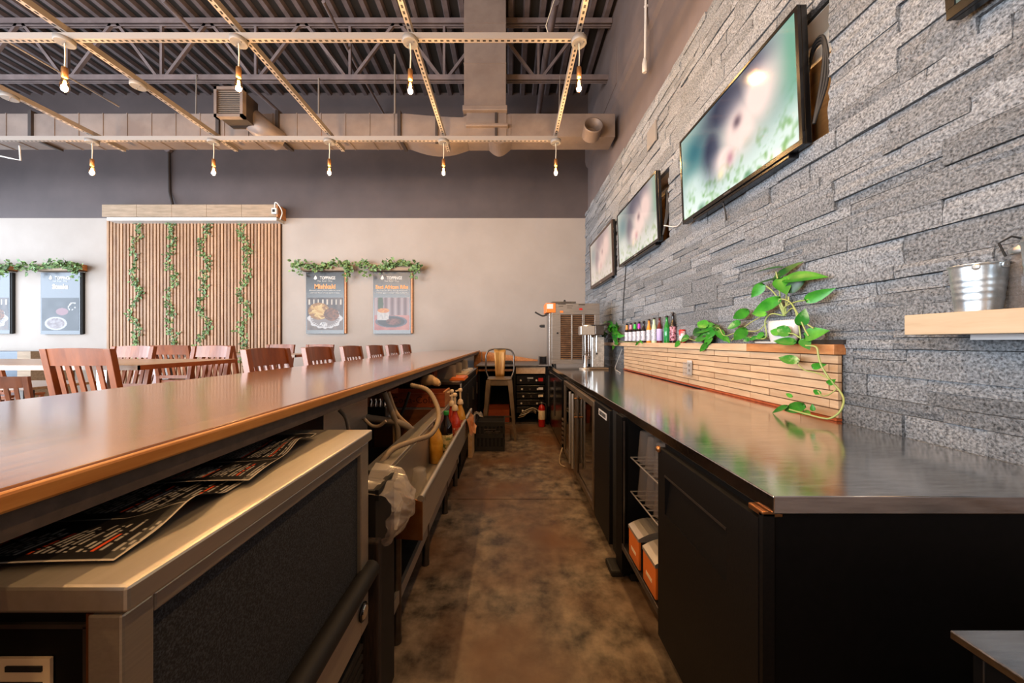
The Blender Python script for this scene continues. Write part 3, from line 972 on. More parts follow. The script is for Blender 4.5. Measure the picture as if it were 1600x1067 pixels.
def steak_pic(u, v):  # washed bluish greys put the window glare into the print
    c = mixc((58, 60, 66), (96, 96, 104), vnoise(u * 4, v * 5, 2))
    rr = math.hypot((u - .38) / .30, (v - .22) / .20)
    if rr < 1: c = mixc((128, 110, 112), (190, 178, 182), vnoise(u * 24, v * 24, 3))
    if .8 < rr < 1: c = [206, 204, 208]
    if blob(u, v, .55, .58, .20, .13) > .5: c = [168, 120, 130]
    if .70 < u < .92 and .62 < v < .86 and vnoise(u * 28, v * 20, 7) > .55: c = [220, 214, 210]
    return c
def poster(px0, px1, py0, py1, title, lines, pic, label, dark, ytop=None, title_m=None, gar=None, seed=0, side=m_oakdark):
    x0, x1, z1, z0 = PX(px0), PX(px1), PZ(py0), PZ(py1)
    yf = YB - .06
    t = thing('wall_poster', label, 'poster', ((x0 + x1) / 2, YB, z0), 'food posters on the beige wall')
    W, Hh = x1 - x0, z1 - z0
    pbox(t, 'canvas', M('canvas_black', dark, rough=.26), x0, x1, yf, YB - .002, z0, z1)
    pbox(t, 'side_board', side, x1, x1 + .03, yf + .012, YB - .002, z0 + .01, z1)
    printed('photograph', m_print, (x0 + W * .03, yf - .002, z0 + Hh * .06), (1, 0, 0), (0, 0, 1), W * .94, Hh * .53, 90, 80, lambda u, v: [c * .62 for c in pic(u, v)], t)
    cx = (x0 + x1) / 2
    y_ = yf - .003
    text('lettering', m_textw, 'TOPPINGS', .085, (cx + .05, y_, z1 - Hh * .115), (1, 0, 0), (0, 0, 1), t, bold=.002, sx=.75)
    text('lettering', m_textw, 'Pizza  Burger  Wings', .034, (cx, y_, z1 - Hh * .15), (1, 0, 0), (0, 0, 1), t)
    fx = cx - .19
    MB().add([(fx, y_, z1 - .145), (fx + .035, y_, z1 - .125), (fx + .03, y_, z1 - .09), (fx + .005, y_, z1 - .055), (fx - .02, y_, z1 - .10), (fx - .028, y_, z1 - .125)], [(0, 1, 2, 3, 4, 5)]).build('flame_emblem', m_textw, t)
    if title: text('lettering', title_m or m_texto, title, .125 if len(title) < 10 else .098, (cx, y_, z1 - Hh * .265), (1, 0, 0), (0, 0, 1), t, bold=.004, sx=.95)
    for k, ln in enumerate(lines):
        text('lettering', m_textw, ln, .037, (cx, y_, z1 - Hh * (.305 + .037 * k)), (1, 0, 0), (0, 0, 1), t, sx=.86)
    # plank box on top with a garland
    gx0, gx1 = x0 + .0, x1 + .07
    tb = thing('plank_ledge', gar[0], 'ledge', ((gx0 + gx1) / 2, YB, z1))
    pbox(tb, 'front_board', m_rustic, gx0 - .05, gx1, yf - .10, yf - .08, z1 + .02, z1 + .15)
    pbox(tb, 'end_board', m_oakdark, gx1 - .02, gx1, yf - .08, YB - .002, z1 + .02, z1 + .15)
    pbox(tb, 'base_board', m_rustic, gx0 - .05, gx1, yf - .08, YB - .002, z1 + .015, z1 + .035)
    pts = []
    for i in range(40):
        u = i / 39
        pts.append((x0 - .18 + (W + .40) * u, yf - .12, z1 + .12 + .04 * math.sin(u * 9 + seed)))
    for i in range(8):
        pts.append((x0 - .17 + .1 * (i % 2), yf - .12, z1 + .12 - i * .02))
        pts.append((x1 + .10 + .05 * (i % 2), yf - .12, z1 + .10 - i * .03))
    leafcloud('ivy_garland', pts, 200, .075, gar[1], seed=20 + seed, spread_=(.03, .03, .035), group='ivy garlands over the posters')
poster(481, 540, 426, 521, 'Mishkaki', ['Marinated skewers grilled to perfection, served', 'with french fries in a house signature masala.'], plate_pic, 'poster of fries and grilled meat on a white scalloped plate', '141417', gar=('plank ledge above the fries poster', 'ivy garland over the fries poster'), seed=1)
poster(585, 643, 426, 521, 'East African Ribs', ['Ribs in our East African style dip, served with', 'fries and signature coleslaw. Enjoy the flavour.'], ribs_pic, 'poster of ribs on a dark round board, rightmost on the wall', '0f0b0c', gar=('plank ledge above the ribs poster', 'ivy garland over the ribs poster'), seed=2)
poster(70, 131, 426, 522, 'Steaks', [], steak_pic, 'poster titled Steaks, paled by painted-in glare, left of the slat panel', '3a3d44', title_m=m_texttan, gar=('plank ledge above the Steaks poster', 'ivy garland over the Steaks poster'), seed=3, side=m_blackmatte)  # black canvas greyed, window glare put into its colour
poster(-38, 22, 426, 521, '', [], plate_pic, 'poster cut off by the left picture edge', '3a3d44', gar=('plank ledge above the leftmost poster', 'ivy garland over the leftmost poster'), seed=4, side=m_blackmatte)  # canvas greyed likewise to paint in window glare

# ------------------------------------------------------------------ bar
BX0, BX1, BZ = -1.407, -.56, 1.084
bar = thing('bar_counter', 'long varnished wooden bar with dark apron running to the back wall', 'bar', (-1.0, 3.0, 0))
pbox(bar, 'bar_top', m_barwood, BX0, BX1 - .012, -1.0, 6.57, BZ - .028, BZ, .003)
pbox(bar, 'edge_moulding', m_baredge, BX1 - .012, BX1, -1.0, 6.57, BZ - .026, BZ - .002, .004)
pbox(bar, 'apron', m_apron, BX1 - .05, BX1 - .012, -1.0, 6.55, 1.023, BZ - .027)
pbox(bar, 'subtop', m_blackmatte, BX0 + .05, BX1 - .05, -1.0, 6.5, 1.045, BZ - .028)
pbox(bar, 'bar_front', m_brown, -1.16, -1.10, -1.0, 6.5, 0, 1.045)
MB().box(-.66, -.525, 6.42, 6.56, .0, BZ - .03).build('end_post', m_oakdark, bar, .004)
pbox(bar, 'foot_rail', m_steelD, -1.30, -1.26, -1, 6.4, .18, .22, .01)

# ice maker beneath the bar
IX, IY0, IY1, IZ = -.42, .38, 1.045, .983
im = thing('ice_maker', 'stainless ice maker with a charcoal door below the near end of the bar', 'ice maker', (-.74, .71, 0))
IL = -1.06
pbox(im, 'lid', m_steel, IL, IX + .004, IY0 - .004, IY1 + .004, IZ - .030, IZ, .004)
pbox(im, 'body', m_blackside, IL, IX - .04, IY0 + .012, IY1 - .006, .12, IZ - .033)
b = MB()
fx0, fx1 = IX - .045, IX - .006
b.box(fx0, fx1, IY0, IY0 + .035, .40, IZ - .034)
b.box(fx0, fx1, IY1 - .05, IY1, .40, IZ - .034)
b.box(fx0, fx1, IY0 + .035, IY1 - .05, .925, IZ - .034)
b.box(fx0, fx1, IY0 + .035, IY1 - .05, .40, .545)
b.build('front_frame', m_steelF, im, .003)
pbox(im, 'door_panel', m_foam, fx0, fx1 - .012, IY0 + .035, IY1 - .05, .545, .925)
ptube(im, 'door_handle', m_rubber, [(IX + .004, IY0 + .0, .568), (IX + .004, IY1 - .005, .568)], .026, 14)
MB().lathe([(.024, 0), (.026, .004), (.022, .008)], (fx1, IY1 - .045, .468), 20, rot=Matrix.Rotation(R(90), 3, 'Y')).build('badge', m_blackplastic, im)
MB().lathe([(.019, .008), (.017, .010)], (fx1, IY1 - .045, .468), 20, rot=Matrix.Rotation(R(90), 3, 'Y')).build('badge_emblem', m_chrome, im)
pbox(im, 'kick_box', m_blackmatte, IL, IX - .03, IY0, IY1, .06, .40)
for k in range(9):
    z_ = .10 + k * .03
    pbox(im, 'grille_slat', m_rubber, IX - .03, IX - .014, IY0 + .02, IY1 - .02, z_, z_ + .014)
for (x_, y_) in ((IL + .06, IY0 + .06), (IX - .08, IY0 + .06), (IL + .06, IY1 - .06), (IX - .08, IY1 - .06)):
    MB().lathe([(.016, 0), (.02, .01), (.02, .07)], (x_, y_, 0), 12).build('foot', m_steelD, im)
ya = IY0 + .011
b = MB().box(-.62, -.473, ya - .004, ya, .60, .605).box(-.62, -.473, ya - .004, ya, .928, .933).box(-.478, -.473, ya - .004, ya, .60, .93)
b.build('plate_outline', m_steelD, im)
pbox(im, 'corner_strip', m_copper, IX - .048, IX - .04, IY0 + .002, IY0 + .012, .40, IZ - .034)
pbox(im, 'rating_label', m_texttan, -.64, -.516, ya - .003, ya, .70, .894)
b = MB()
rr = random.Random(3)
for k in range(9):
    wdt = rr.uniform(.03, .075)
    b.box(-.524 - wdt, -.524, ya - .0045, ya - .003, .880 - k * .018, .886 - k * .018)
b.build('label_print', m_blackmatte, im)

def menu_fn(seed):
    def fn(u, v):
        c = [17, 16, 18]
        row = int(v * 44)
        e = min(u, 1 - u, v, 1 - v)
        if e < .008: return [176, 170, 164]
        cl = 0 if u < .36 else 1
        if abs(u - .36) < .006: return [150, 146, 140]
        uu = (u - .04) / .28 if cl == 0 else (u - .40) / .56
        ww = .55 + .4 * hsh(row, cl, seed)
        if .05 < uu < ww and (v * 44) % 1 < .55 and hsh(int(u * 90), row, seed) > .22:
            if row % 9 == 5: c = [206, 78, 38]
            elif hsh(row, seed, 2) > .28: c = [158, 156, 154]
        return c
    return fn
for k, (o_, ux, W_, H_, lb) in enumerate(((Vector((-.475, .415, IZ + .004)), Vector((-.10, .99, 0)), .30, .34, 'dark printed menu sheet with curled white edge on the ice maker, nearer one'), (Vector((-.482, .640, IZ + .010)), Vector((-.16, .985, 0)), .32, .27, 'dark printed menu sheet on the ice maker, farther one'))):
    ux = ux.normalized()
    uy = Vector((-ux.y, ux.x, 0))
    mo = printed('menu_sheet', m_paper, o_, ux, uy, W_, H_, 150, 170, menu_fn(k + 1), None,
            zfn=lambda u, v, k=k: max(0, .022 * math.exp(-((u - .42 - .25 * k) / .16) ** 2 - (v / .16) ** 2) + .004 * math.sin(u * 7 + v * 4)) * (1 if v < .6 else max(0, (1 - v) / .4)))
    tag(mo, lb, 'menu', 'menus lying on the ice maker')

# post, bin and liner
o = MB().box(-.470, -.405, 1.066, 1.098, 0, .63).build('wooden_post', m_bark, None, .006)
tag(o, 'rough charred wooden post at the far side of the ice maker', 'post')
bn = thing('waste_bin', 'dark waste bin tucked behind the ice maker', 'bin', (-.6, 1.2, 0))
b = MB()
b.box(-.80, -.43, 1.11, 1.122, 0, .77).box(-.80, -.43, 1.278, 1.29, 0, .77).box(-.80, -.788, 1.122, 1.278, 0, .77).box(-.442, -.43, 1.122, 1.278, 0, .77).box(-.79, -.44, 1.12, 1.28, 0, .02)
b.build('body', m_rubber, bn)
pbox(bn, 'rim', m_blackmatte, -.43, -.418, 1.105, 1.295, .74, .775)
# liner: crumpled film over the rim
b = MB()
nu, nv = 26, 22
vv = []
for j in range(nv + 1):
    v = j / nv
    for i in range(nu + 1):
        u = i / nu
        y = 1.095 + .20 * u
        z = .785 - .225 * v * (1 - .35 * (abs(u - .45) * 1.6) ** 2)
        x = -.425 + .085 * math.sin(math.pi * min(1, v * .9 + .08)) * (.55 + .6 * math.sin(math.pi * u)) + .025 * (vnoise(u * 7, v * 6, 5) - .5) + .012 * (vnoise(u * 17, v * 15, 6) - .5)
        if v < .08: x = -.50 + (x + .50) * v / .08
        y += .02 * (vnoise(u * 6, v * 7, 9) - .5)
        vv.append((x, y, z + .03 * (vnoise(u * 5, v * 4, 3) - .5)))
b.add(vv, [(j * (nu + 1) + i, j * (nu + 1) + i + 1, (j + 1) * (nu + 1) + i + 1, (j + 1) * (nu + 1) + i) for j in range(nv) for i in range(nu)], 0, False)
tag(b.build('bin_liner', m_bag), 'crumpled clear plastic liner hanging over the bin rim', 'bag')

# underbar sink and bottle trough
sk = thing('underbar_sink', 'stainless underbar sink with a bottle trough and tube rail along the aisle', 'sink', (-.45, 2.2, 0))
SY0, SY1 = 1.32, 3.10
pbox(sk, 'rim', m_steelF, -.57, -.477, SY0, SY1, .735, .751, .003)
pbox(sk, 'rim_front', m_steelF, -.482, -.474, SY0, SY1, .53, .735)
pbox(sk, 'basin_back', m_steelD, -1.02, -1.01, SY0, SY1 - .5, .45, .74)
pbox(sk, 'basin_floor', m_steelD, -1.01, -.482, SY0, SY1 - .5, .44, .46)
pbox(sk, 'basin_end', m_brown, -1.02, -.57, SY1 - .52, SY1 - .5, .2, .74)
pbox(sk, 'trough_floor', m_steelF, -.474, -.345, SY0, SY1, .520, .530)
pbox(sk, 'trough_front', m_steelF, -.345, -.333, SY0, SY1, .497, .635, .002)
pbox(sk, 'trough_lip', m_copper, -.372, -.345, SY0 + .3, SY1 - .1, .530, .545)
b = MB().prism([(-.434, .500), (-.331, .493), (-.331, .638), (-.40, .663)], SY0 - .006, SY0, 0, 'y')
b.build('end_plate', m_copper, sk)
ptube(sk, 'rail_tube', m_steelF, [(-.338, SY0 - .004, .652), (-.338, SY1 - .06, .652)], .0125, 12)
for y in (SY0 + .05, SY0 + .9, SY1 - .12):
    pbox(sk, 'rail_bracket', m_steelF, -.346, -.332, y, y + .02, .62, .65)
for y in (SY0 + .12, SY0 + .62, SY0 + 1.2, SY1 - .1):
    MB().lathe([(.022, 0), (.022, .02), (.02, .03), (.02, .50)], (-.47, y, 0), 12).build('leg', m_steelD, sk)
pbox(sk, 'lower_shelf', m_steelD, -1.0, -.46, SY0, 2.57, .20, .215)
pbox(sk, 'shelf_lip', m_steelF, -.47, -.455, SY0, SY1, .17, .222)
pbox(bar, 'inner_cladding', m_brown, -1.09, -1.06, 1.1, 6.4, .05, 1.0)

def lathe_thing(name, label, cat, base, parts, group=None, n=18):
    t = thing(name, label, cat, base, group)
    for nm, mat, prof in parts:
        MB().lathe(prof, base, n).build(nm, mat, t)
    return t
cupp = [(.027, .15), (.028, .148), (.037, .012), (.040, .0), (.037, .002), (.025, .145), (.0, .146)]
o = MB().lathe([(.041, 0), (.040, .006), (.030, .146), (.028, .150), (.0005, .150)], (-.405, 1.55, .531), 20).lathe([(.037, .001), (.027, .142), (.0005, .142)], (-.405, 1.55, .531), 20).build('plastic_cup', m_cup)
tag(o, 'clear plastic cup upside down in the bottle trough', 'cup')
m_amber = M('pineapple_syrup', 'c98a2a', 'd8a544', rough=.25, scale=20)
m_labely = M('cream_bottle_label', 'e3cf9a', '6a7a4a', rough=.5, scale=30, lo=.5, hi=.62)
m_cola = M('dark_syrup', '180c0a', rough=.12)
m_green = M('green_cap', '1f8a3a', rough=.4)
m_redsy = M('red_syrup', 'a8281c', 'c8452c', rough=.2, scale=30)
m_pump = M('ivory_pump', 'e6cdb0', rough=.4)
m_labelr = M('printed_red_label', 'b0402c', 'e2c8a8', rough=.5, scale=60, lo=.5, hi=.6)
lathe_thing('syrup_bottle', 'dark syrup bottle with a green cap and pineapple label', 'bottle', (-.402, 2.20, .531), [('body', m_cola, [(.036, 0), (.040, .006), (.040, .16), (.034, .195), (.018, .225), (.014, .255)]), ('label', m_labely, [(.0405, .035), (.0412, .037), (.0412, .13), (.0405, .132)]), ('cap', m_green, [(.016, .252), (.017, .254), (.017, .275), (.015, .277)])], 'syrup bottles')
lathe_thing('syrup_bottle', 'golden syrup bottle left of the green-capped one', 'bottle', (-.437, 2.06, .531), [('body', m_amber, [(.036, 0), (.040, .006), (.040, .135), (.030, .17), (.016, .20), (.014, .22)]), ('label', m_amber, [(.0405, .03), (.0412, .032), (.0412, .11), (.0405, .112)]), ('cap', m_blackmatte, [(.015, .218), (.016, .22), (.016, .24)])], 'syrup bottles')
for k, (x_, y_, mt, lb) in enumerate(((-.375, 2.38, m_redsy, 'red syrup bottle with an ivory pump, nearest of the pumps'), (-.425, 2.55, m_redsy, 'orange syrup bottle with an ivory pump, left of the other pumps'), (-.372, 2.62, m_amber, 'amber syrup bottle with an ivory pump, right of the other pumps'))):
    t = lathe_thing('pump_bottle', lb, 'bottle', (x_, y_, .531), [('body', mt, [(.036, 0), (.040, .006), (.040, .15), (.030, .19), (.016, .225), (.015, .25)]), ('label', m_labelr, [(.0405, .05), (.0412, .052), (.0412, .13), (.0405, .132)]), ('pump_collar', m_pump, [(.022, .245), (.024, .25), (.018, .275), (.008, .285)]), ('pump_stem', m_pump, [(.007, .28), (.007, .345)])], 'pump bottles')
    MB().lathe([(.012, .34), (.016, .345), (.014, .362), (.004, .366)], (x_, y_, .531), 14).bar((x_, y_, .531 + .352), (x_ - .035, y_ - .01, .531 + .345), .012, .010).build('pump_head', m_pump, t)
o = MB()
vv = []
for j in range(9):
    for i in range(11):
        u, v = i / 10, j / 8
        vv.append((-.335 + .05 * v + .02 * (vnoise(u * 5, v * 5, 1) - .5), 2.62 + .36 * u, .67 - .15 * v + .04 * (vnoise(u * 6, v * 4, 2) - .5)))
o.add(vv, [(j * 11 + i, j * 11 + i + 1, (j + 1) * 11 + i + 1, (j + 1) * 11 + i) for j in range(8) for i in range(10)])
tag(o.build('snack_bag', M('orange_wrapper', 'c9662c', 'e0a878', rough=.35, scale=9)), 'crinkled orange wrapper hanging over the trough end', 'wrapper')

def hose(label, pts, r, mat=m_hose, ribbed=False):
    P_ = spline(pts, 10)
    if ribbed:
        P_ = spline(pts, 16)
        rad = [r * (1.0 if i % 2 else .80) for i in range(len(P_))]
    else:
        rad = r
    o_ = MB().tube(P_, rad, 10).build('hose', mat)
    return tag(o_, label, 'hose', 'hoses under the bar')
hose('thick ribbed beige hose looping over the sink rim', [at(642, 601, 1.95), at(668, 609, 1.92), at(683, 634, 1.85), at(685, 656, 1.78), at(673, 678, 1.68), at(646, 688, 1.58), at(613, 702, 1.50), at(592, 727, 1.44)], .0135, ribbed=True)
hose('beige hose bundle running level from behind the ice maker', [at(545, 640, 1.85), at(575, 652, 1.9), at(620, 659, 1.95), at(645, 672, 2.0), at(656, 684, 2.05)], .019)
hose('pale flat hose slanting down from the apron', [at(600, 612, 1.9), at(611, 640, 1.92), at(621, 668, 1.95), at(622, 700, 1.95)], .015)
hose('thinner tan hose slanting beside the pale flat hose', [at(607, 612, 2.0), at(620, 645, 2.0), at(640, 665, 2.03), at(652, 676, 2.1)], .010, m_tan)
hose('thin grey tube sagging above the ice maker corner', [at(568, 653, 1.5), at(580, 664, 1.5), at(592, 665, 1.5), at(603, 657, 1.5)], .007)
hose('tan hose hanging straight down into the sink', [at(616, 655, 1.98), at(617, 690, 1.98), at(615, 710, 1.98)], .011, m_tan)
hose('black cable slanting across the red crate', [at(640, 612, 2.3), at(634, 630, 2.3), at(625, 652, 2.3)], .010, m_rubber)
hose('grey cable curving down behind the ice maker lid', [at(530, 640, 1.5), at(540, 652, 1.5), at(545, 672, 1.5)], .008)
sg = thing('soda_gun', 'chrome soda gun manifold hanging under the apron behind the hoses', 'soda gun', tuple(at(592, 652, 2.1)))
c0 = at(592, 650, 2.12)
pbox(sg, 'manifold', m_steelD, c0.x - .07, c0.x + .05, 2.10, 2.16, c0.z - .0, c0.z + .06, .006)
for k in range(4):
    MB().lathe([(.012, 0), (.012, .03), (.008, .035), (.008, .05)], (c0.x - .05 + k * .028, 2.12, c0.z + .06), 10).build('valve', m_chrome, sg)
MB().lathe([(.05, -.02), (.055, 0), (.055, .05), (.04, .06)], (c0.x + .02, 2.2, c0.z - .05), 14).build('drip_cup', m_steelD, sg)
bx = thing('jockey_box', 'stainless splash box behind the ice maker lid', 'steel box', (-.9, 1.5, .742))
pbox(bx, 'front', m_steel, -1.04, -.78, 1.45, 1.46, .742, 1.0)
pbox(bx, 'side', m_steel, -.79, -.78, 1.46, 1.9, .742, 1.0)
# cabinet, crate, rolled cloth
uc = thing('underbar_cabinet', 'brown wooden underbar cabinet behind the sink', 'cabinet', (-.8, 2.9, 0))
pbox(uc, 'carcass', m_brown, -1.045, -.60, 2.645, 3.0, 0, .735)
pbox(uc, 'top', m_oakdark, -1.045, -.58, 2.60, 3.02, .735, .752)
pbox(uc, 'metal_edge', m_steel, -1.045, -.58, 2.592, 2.60, .74, .754)
pbox(uc, 'drawer_front', m_brown, -1.0, -.60, 2.628, 2.645, .655, .725, .003)
pbox(uc, 'ledge', m_tan, -1.0, -.59, 2.600, 2.645, .632, .650)
cr = thing('drinks_crate', 'red wooden drinks crate with faded script under the bar', 'crate', (-.7, 2.7, .754))
cx0, cx1, cy0, cy1, cz = -.93, -.49, 2.61, 2.86, .754
pbox(cr, 'front_board', m_crate, cx0, cx1, cy0, cy0 + .014, cz, cz + .105)
pbox(cr, 'back_board', m_crate, cx0, cx1, cy1 - .014, cy1, cz, cz + .105)
pbox(cr, 'side_board', m_crate, cx0, cx0 + .014, cy0 + .014, cy1 - .014, cz, cz + .115)
pbox(cr, 'side_board', m_oakdark, cx1 - .014, cx1, cy0 + .014, cy1 - .014, cz, cz + .115)
pbox(cr, 'floor_board', m_crate, cx0 + .014, cx1 - .014, cy0 + .014, cy1 - .014, cz, cz + .012)
text('lettering', M('faded_dark_red_print', '4a1410', rough=.6), 'Coca-Cola', .075, (cx0 + .2, cy0 - .001, cz + .03), (1, 0, 0), (0, 0, 1), cr)
o = MB().tube(spline([at(662, 594, 2.55), at(670, 593, 2.52), at(680, 596, 2.5), at(687, 600, 2.48)], 4), [.035, .04, .042, .042, .04, .04, .036, .03, .03, .028, .025, .02, .014], 10).build('rolled_cloth', m_tan)
tag(o, 'rolled tan cloth tucked under the bar apron', 'cloth')
# black back cabinet with papers on top
bc = thing('black_cabinet', 'low black cabinet under the far part of the bar, papers on top', 'cabinet', (-.7, 3.9, 0))
pbox(bc, 'carcass', m_blackside, -1.0, -.46, 3.15, 4.75, .0, .86)
pbox(bc, 'top', m_steelD, -1.02, -.45, 3.12, 4.78, .86, .885, .003)
for y0, y1 in ((3.18, 3.70), (3.72, 4.24), (4.26, 4.72)):
    d_ = pbox(bc, 'door', m_black, -.46, -.448, y0, y1, .10, .80, .003)
    pbox(d_, 'handle', m_steelD, -.448, -.430, y1 - .06, y1 - .045, .55, .70)
for k, y in enumerate((3.35, 3.75, 4.3)):
    pbox(bc, 'divider', m_strut, -.70, -.52, y, y + .012, .885, 1.02)
pbox(bc, 'cubby_back', m_crate, -.72, -.70, 3.2, 4.7, .885, 1.02)
for k, (x_, y_, w_, l_, mt, lb) in enumerate(((-.56, 3.22, .14, .30, m_orange, 'orange folder on the black cabinet'), (-.58, 3.62, .13, .35, m_shelfwood, 'stack of pale paper on the black cabinet'), (-.58, 4.1, .11, .40, m_pot, 'long white paper pile at the far end of the black cabinet'))):
    o = MB()
    for q in range(3):
        o.box(x_ + .006 * q, x_ + w_ - .004 * q, y_ + .008 * q, y_ + l_, .886 + .008 * q, .893 + .008 * q)
    tag(o.build('paper_stack', mt), lb, 'papers')
o = MB().box(-.449, -.444, 3.145, 3.20, .80, .86).build('hang_tag', m_pot)
tag(o, 'white paper tag stuck to the black cabinet corner', 'tag')

# ------------------------------------------------------------------ far end: stool, crate, desk with rack, extinguisher
st = thing('metal_stool', 'bronzed metal bar stool with a golden splat back at the aisle end', 'bar stool', (-.13, 4.55, 0))
sx, sy, sz = -.13, 4.55, .775
b = MB().prism([(-.155, -.145), (-.13, -.165), (.13, -.165), (.155, -.145), (.155, .145), (.13, .165), (-.13, .165), (-.155, .145)], sz - .022, sz, 0, 'z')
b.v = [p + Vector((sx, sy, 0)) for p in b.v]
b.build('seat', m_gun, st, .006)
b = MB()
for (x0, y0, x1, y1) in ((-.14, -.15, .14, -.15), (-.14, .15, .14, .15), (-.14, -.15, -.14, .15), (.14, -.15, .14, .15)):
    b.bar((sx + x0, sy + y0, sz - .05), (sx + x1, sy + y1, sz - .05), .012, .07)
b.build('apron', m_gun, st)
for a in (-1, 1):
    for c in (-1, 1):
        MB().bar((sx + a * .135, sy + c * .145, sz - .02), (sx + a * .205, sy + c * .21, 0), .06, .045, w2=.03, h2=.03, up=(0, 1, 0)).build('leg', m_gun, st)
for (x0, y0, x1, y1) in ((-.185, -.19, .185, -.19), (-.185, .19, .185, .19), (-.185, -.19, -.185, .19), (.185, -.19, .185, .19)):
    MB().bar((sx + x0, sy + y0, .22), (sx + x1, sy + y1, .22), .02, .02).build('footrest', m_gun, st)
pts = [(sx - .155, sy + .14, sz - .02)] + [(sx - .19 + 0 * t, sy + .15 + .03 * t, sz + .28 * t) for t in (.3, .7, 1)] + [(sx - .16, sy + .185, sz + .345), (sx - .10, sy + .19, sz + .368), (sx, sy + .19, sz + .372)]
pts += [(2 * sx - p[0], p[1], p[2]) for p in pts[-2::-1]]
ptube(st, 'back_hoop', m_steelD, spline(pts, 5), .0115, 8)
b = MB()
vv = []
for j in range(9):
    t_ = j / 8
    wd = .058 + .022 * t_
    for i in range(7):
        u = i / 6 * 2 - 1
        vv.append((sx + u * wd, sy + .140 + .045 * t_ - .012 * u * u, sz - .005 + .37 * t_))
b.add(vv, [(j * 7 + i, j * 7 + i + 1, (j + 1) * 7 + i + 1, (j + 1) * 7 + i) for j in range(8) for i in range(6)], 0, True)
o = b.build('back_splat', m_gold, st)
o.modifiers.new('solid', 'SOLIDIFY').thickness = .004

mc = thing('milk_crate', 'black plastic milk crate on the floor before the stool', 'crate', (-.22, 4.08, 0))
kx0, kx1, ky0, ky1, kh = -.39, -.055, 3.93, 4.26, .335
b = MB()
for z0, z1 in ((0, .05), (.15, .20), (.285, kh)):
    b.box(kx0, kx1, ky0, ky0 + .012, z0, z1).box(kx0, kx1, ky1 - .012, ky1, z0, z1).box(kx0, kx0 + .012, ky0 + .012, ky1 - .012, z0, z1).box(kx1 - .012, kx1, ky0 + .012, ky1 - .012, z0, z1)
b.build('rails', m_rubber, mc)
for k in range(8):
    x = kx0 + (kx1 - kx0 - .02) * k / 7
    pbox(mc, 'wall_rib', m_rubber, x, x + .02, ky0 + .002, ky0 + .010, .05, .285)
    y = ky0 + (ky1 - ky0 - .02) * k / 7
    pbox(mc, 'wall_rib', m_rubber, kx1 - .010, kx1 - .002, y, y + .02, .05, .285)
    pbox(mc, 'wall_rib', m_rubber, kx0 + .002, kx0 + .010, y, y + .02, .05, .285)
pbox(mc, 'inner_tub', m_blackmatte, kx0 + .013, kx1 - .013, ky0 + .013, ky1 - .013, .01, .27)
for k in range(12):
    y = ky0 + .02 + (ky1 - ky0 - .05) * k / 11
    pbox(mc, 'lid_slat', m_rubber, kx0 + .014, kx1 - .014, y, y + .012, .30, .31)
b = MB()
for k, (u0, u1, z_) in enumerate(((.30, .70, .245), (.35, .60, .222), (.66, .85, .222), (.30, .55, .205), (.6, .8, .205))):
    b.box(kx0 + (kx1 - kx0) * u0, kx0 + (kx1 - kx0) * u1, ky0 - .001, ky0 + .002, z_, z_ + .011)
b.build('moulded_print', m_steelD, mc)
o = MB()
vv = []
for j in range(7):
    for i in range(9):
        u, v = i / 8, j / 6
        vv.append((-.42 + .13 * u, 3.72 + .14 * v, .44 + .05 * math.sin(3 * u) + .04 * (vnoise(u * 5, v * 5, 8) - .5)))
o.add(vv, [(j * 9 + i, j * 9 + i + 1, (j + 1) * 9 + i + 1, (j + 1) * 9 + i) for j in range(6) for i in range(8)])
for p in o.v: p.z -= .02
o = o.build('plastic_wrap', m_bag)
tag(o, 'scrap of clear plastic wrap between the trough and the milk crate', 'plastic wrap')
sb = thing('carton', 'pale open carton standing behind the plastic wrap', 'carton', (-.43, 4.0, 0))
pbox(sb, 'body', m_tan, -.445, -.40, 3.72, 4.0, 0, .40)
pbox(sb, 'flap', m_pot, -.40, -.395, 3.72, 4.0, .30, .42)

dk = thing('corner_desk', 'dark topped desk with wooden backboard across the aisle end', 'desk', (.05, 5.8, 0))
pbox(dk, 'desk_top', m_steelD, -.50, .60, 5.15, 6.70, .875, .893, .002)
pbox(dk, 'side_panel', m_blackside, .06, .095, 5.20, 6.6, 0, .875)
pbox(dk, 'side_panel', m_blackside, -.50, -.47, 5.5, 6.6, 0, .875)
pbox(dk, 'side_panel', m_blackside, .545, .58, 5.20, 6.6, 0, .875)
pbox(dk, 'back_panel', m_blackmatte, -.47, .545, 6.55, 6.6, 0, .875)
pbox(dk, 'drawer_front', m_oak, .10, .54, 5.19, 5.21, .765, .868, .003)
pbox(dk, 'inner_shelf', m_oakdark, -.47, .06, 5.25, 6.5, .80, .83)
b = MB().prism([(-.50, .893), (.52, .893), (.52, .915), (-.40, 1.06), (-.50, 1.06)], 6.35, 6.38, 0, 'y')
b.build('backboard', m_oakdark, dk)
pbox(dk, 'floor_box', m_crate, -.40, .0, 5.3, 5.8, .0, .20)
ra = thing('audio_rack', 'rack of black audio units with small lights under the desk', 'rack', (.32, 5.3, 0))
zz = .74
for k, (h_, lit) in enumerate(((.145, 3), (.10, 3), (.095, 3), (.095, 3), (.10, 1))):
    z0 = zz - h_
    u_ = pbox(ra, 'rack_unit', m_blackplastic, .105, .54, 5.25, 5.6, z0 + .008, zz, .004)
    for q in range(3):
        x = .17 + q * .12 + (.02 * k) % .05
        MB().lathe([(.014, 0), (.016, .01), (.012, .018)], (x, 5.25, z0 + h_ * .45), 10, rot=Matrix.Rotation(R(90), 3, 'X')).build('knob', m_steelD if q % 2 else m_pot, u_)
    pbox(u_, 'display', [m_redpl, m_pot, m_texttan, m_steelD, m_steelD][k], .44, .51, 5.246, 5.25, z0 + h_ * .35, z0 + h_ * .7)
    zz = z0 - .012
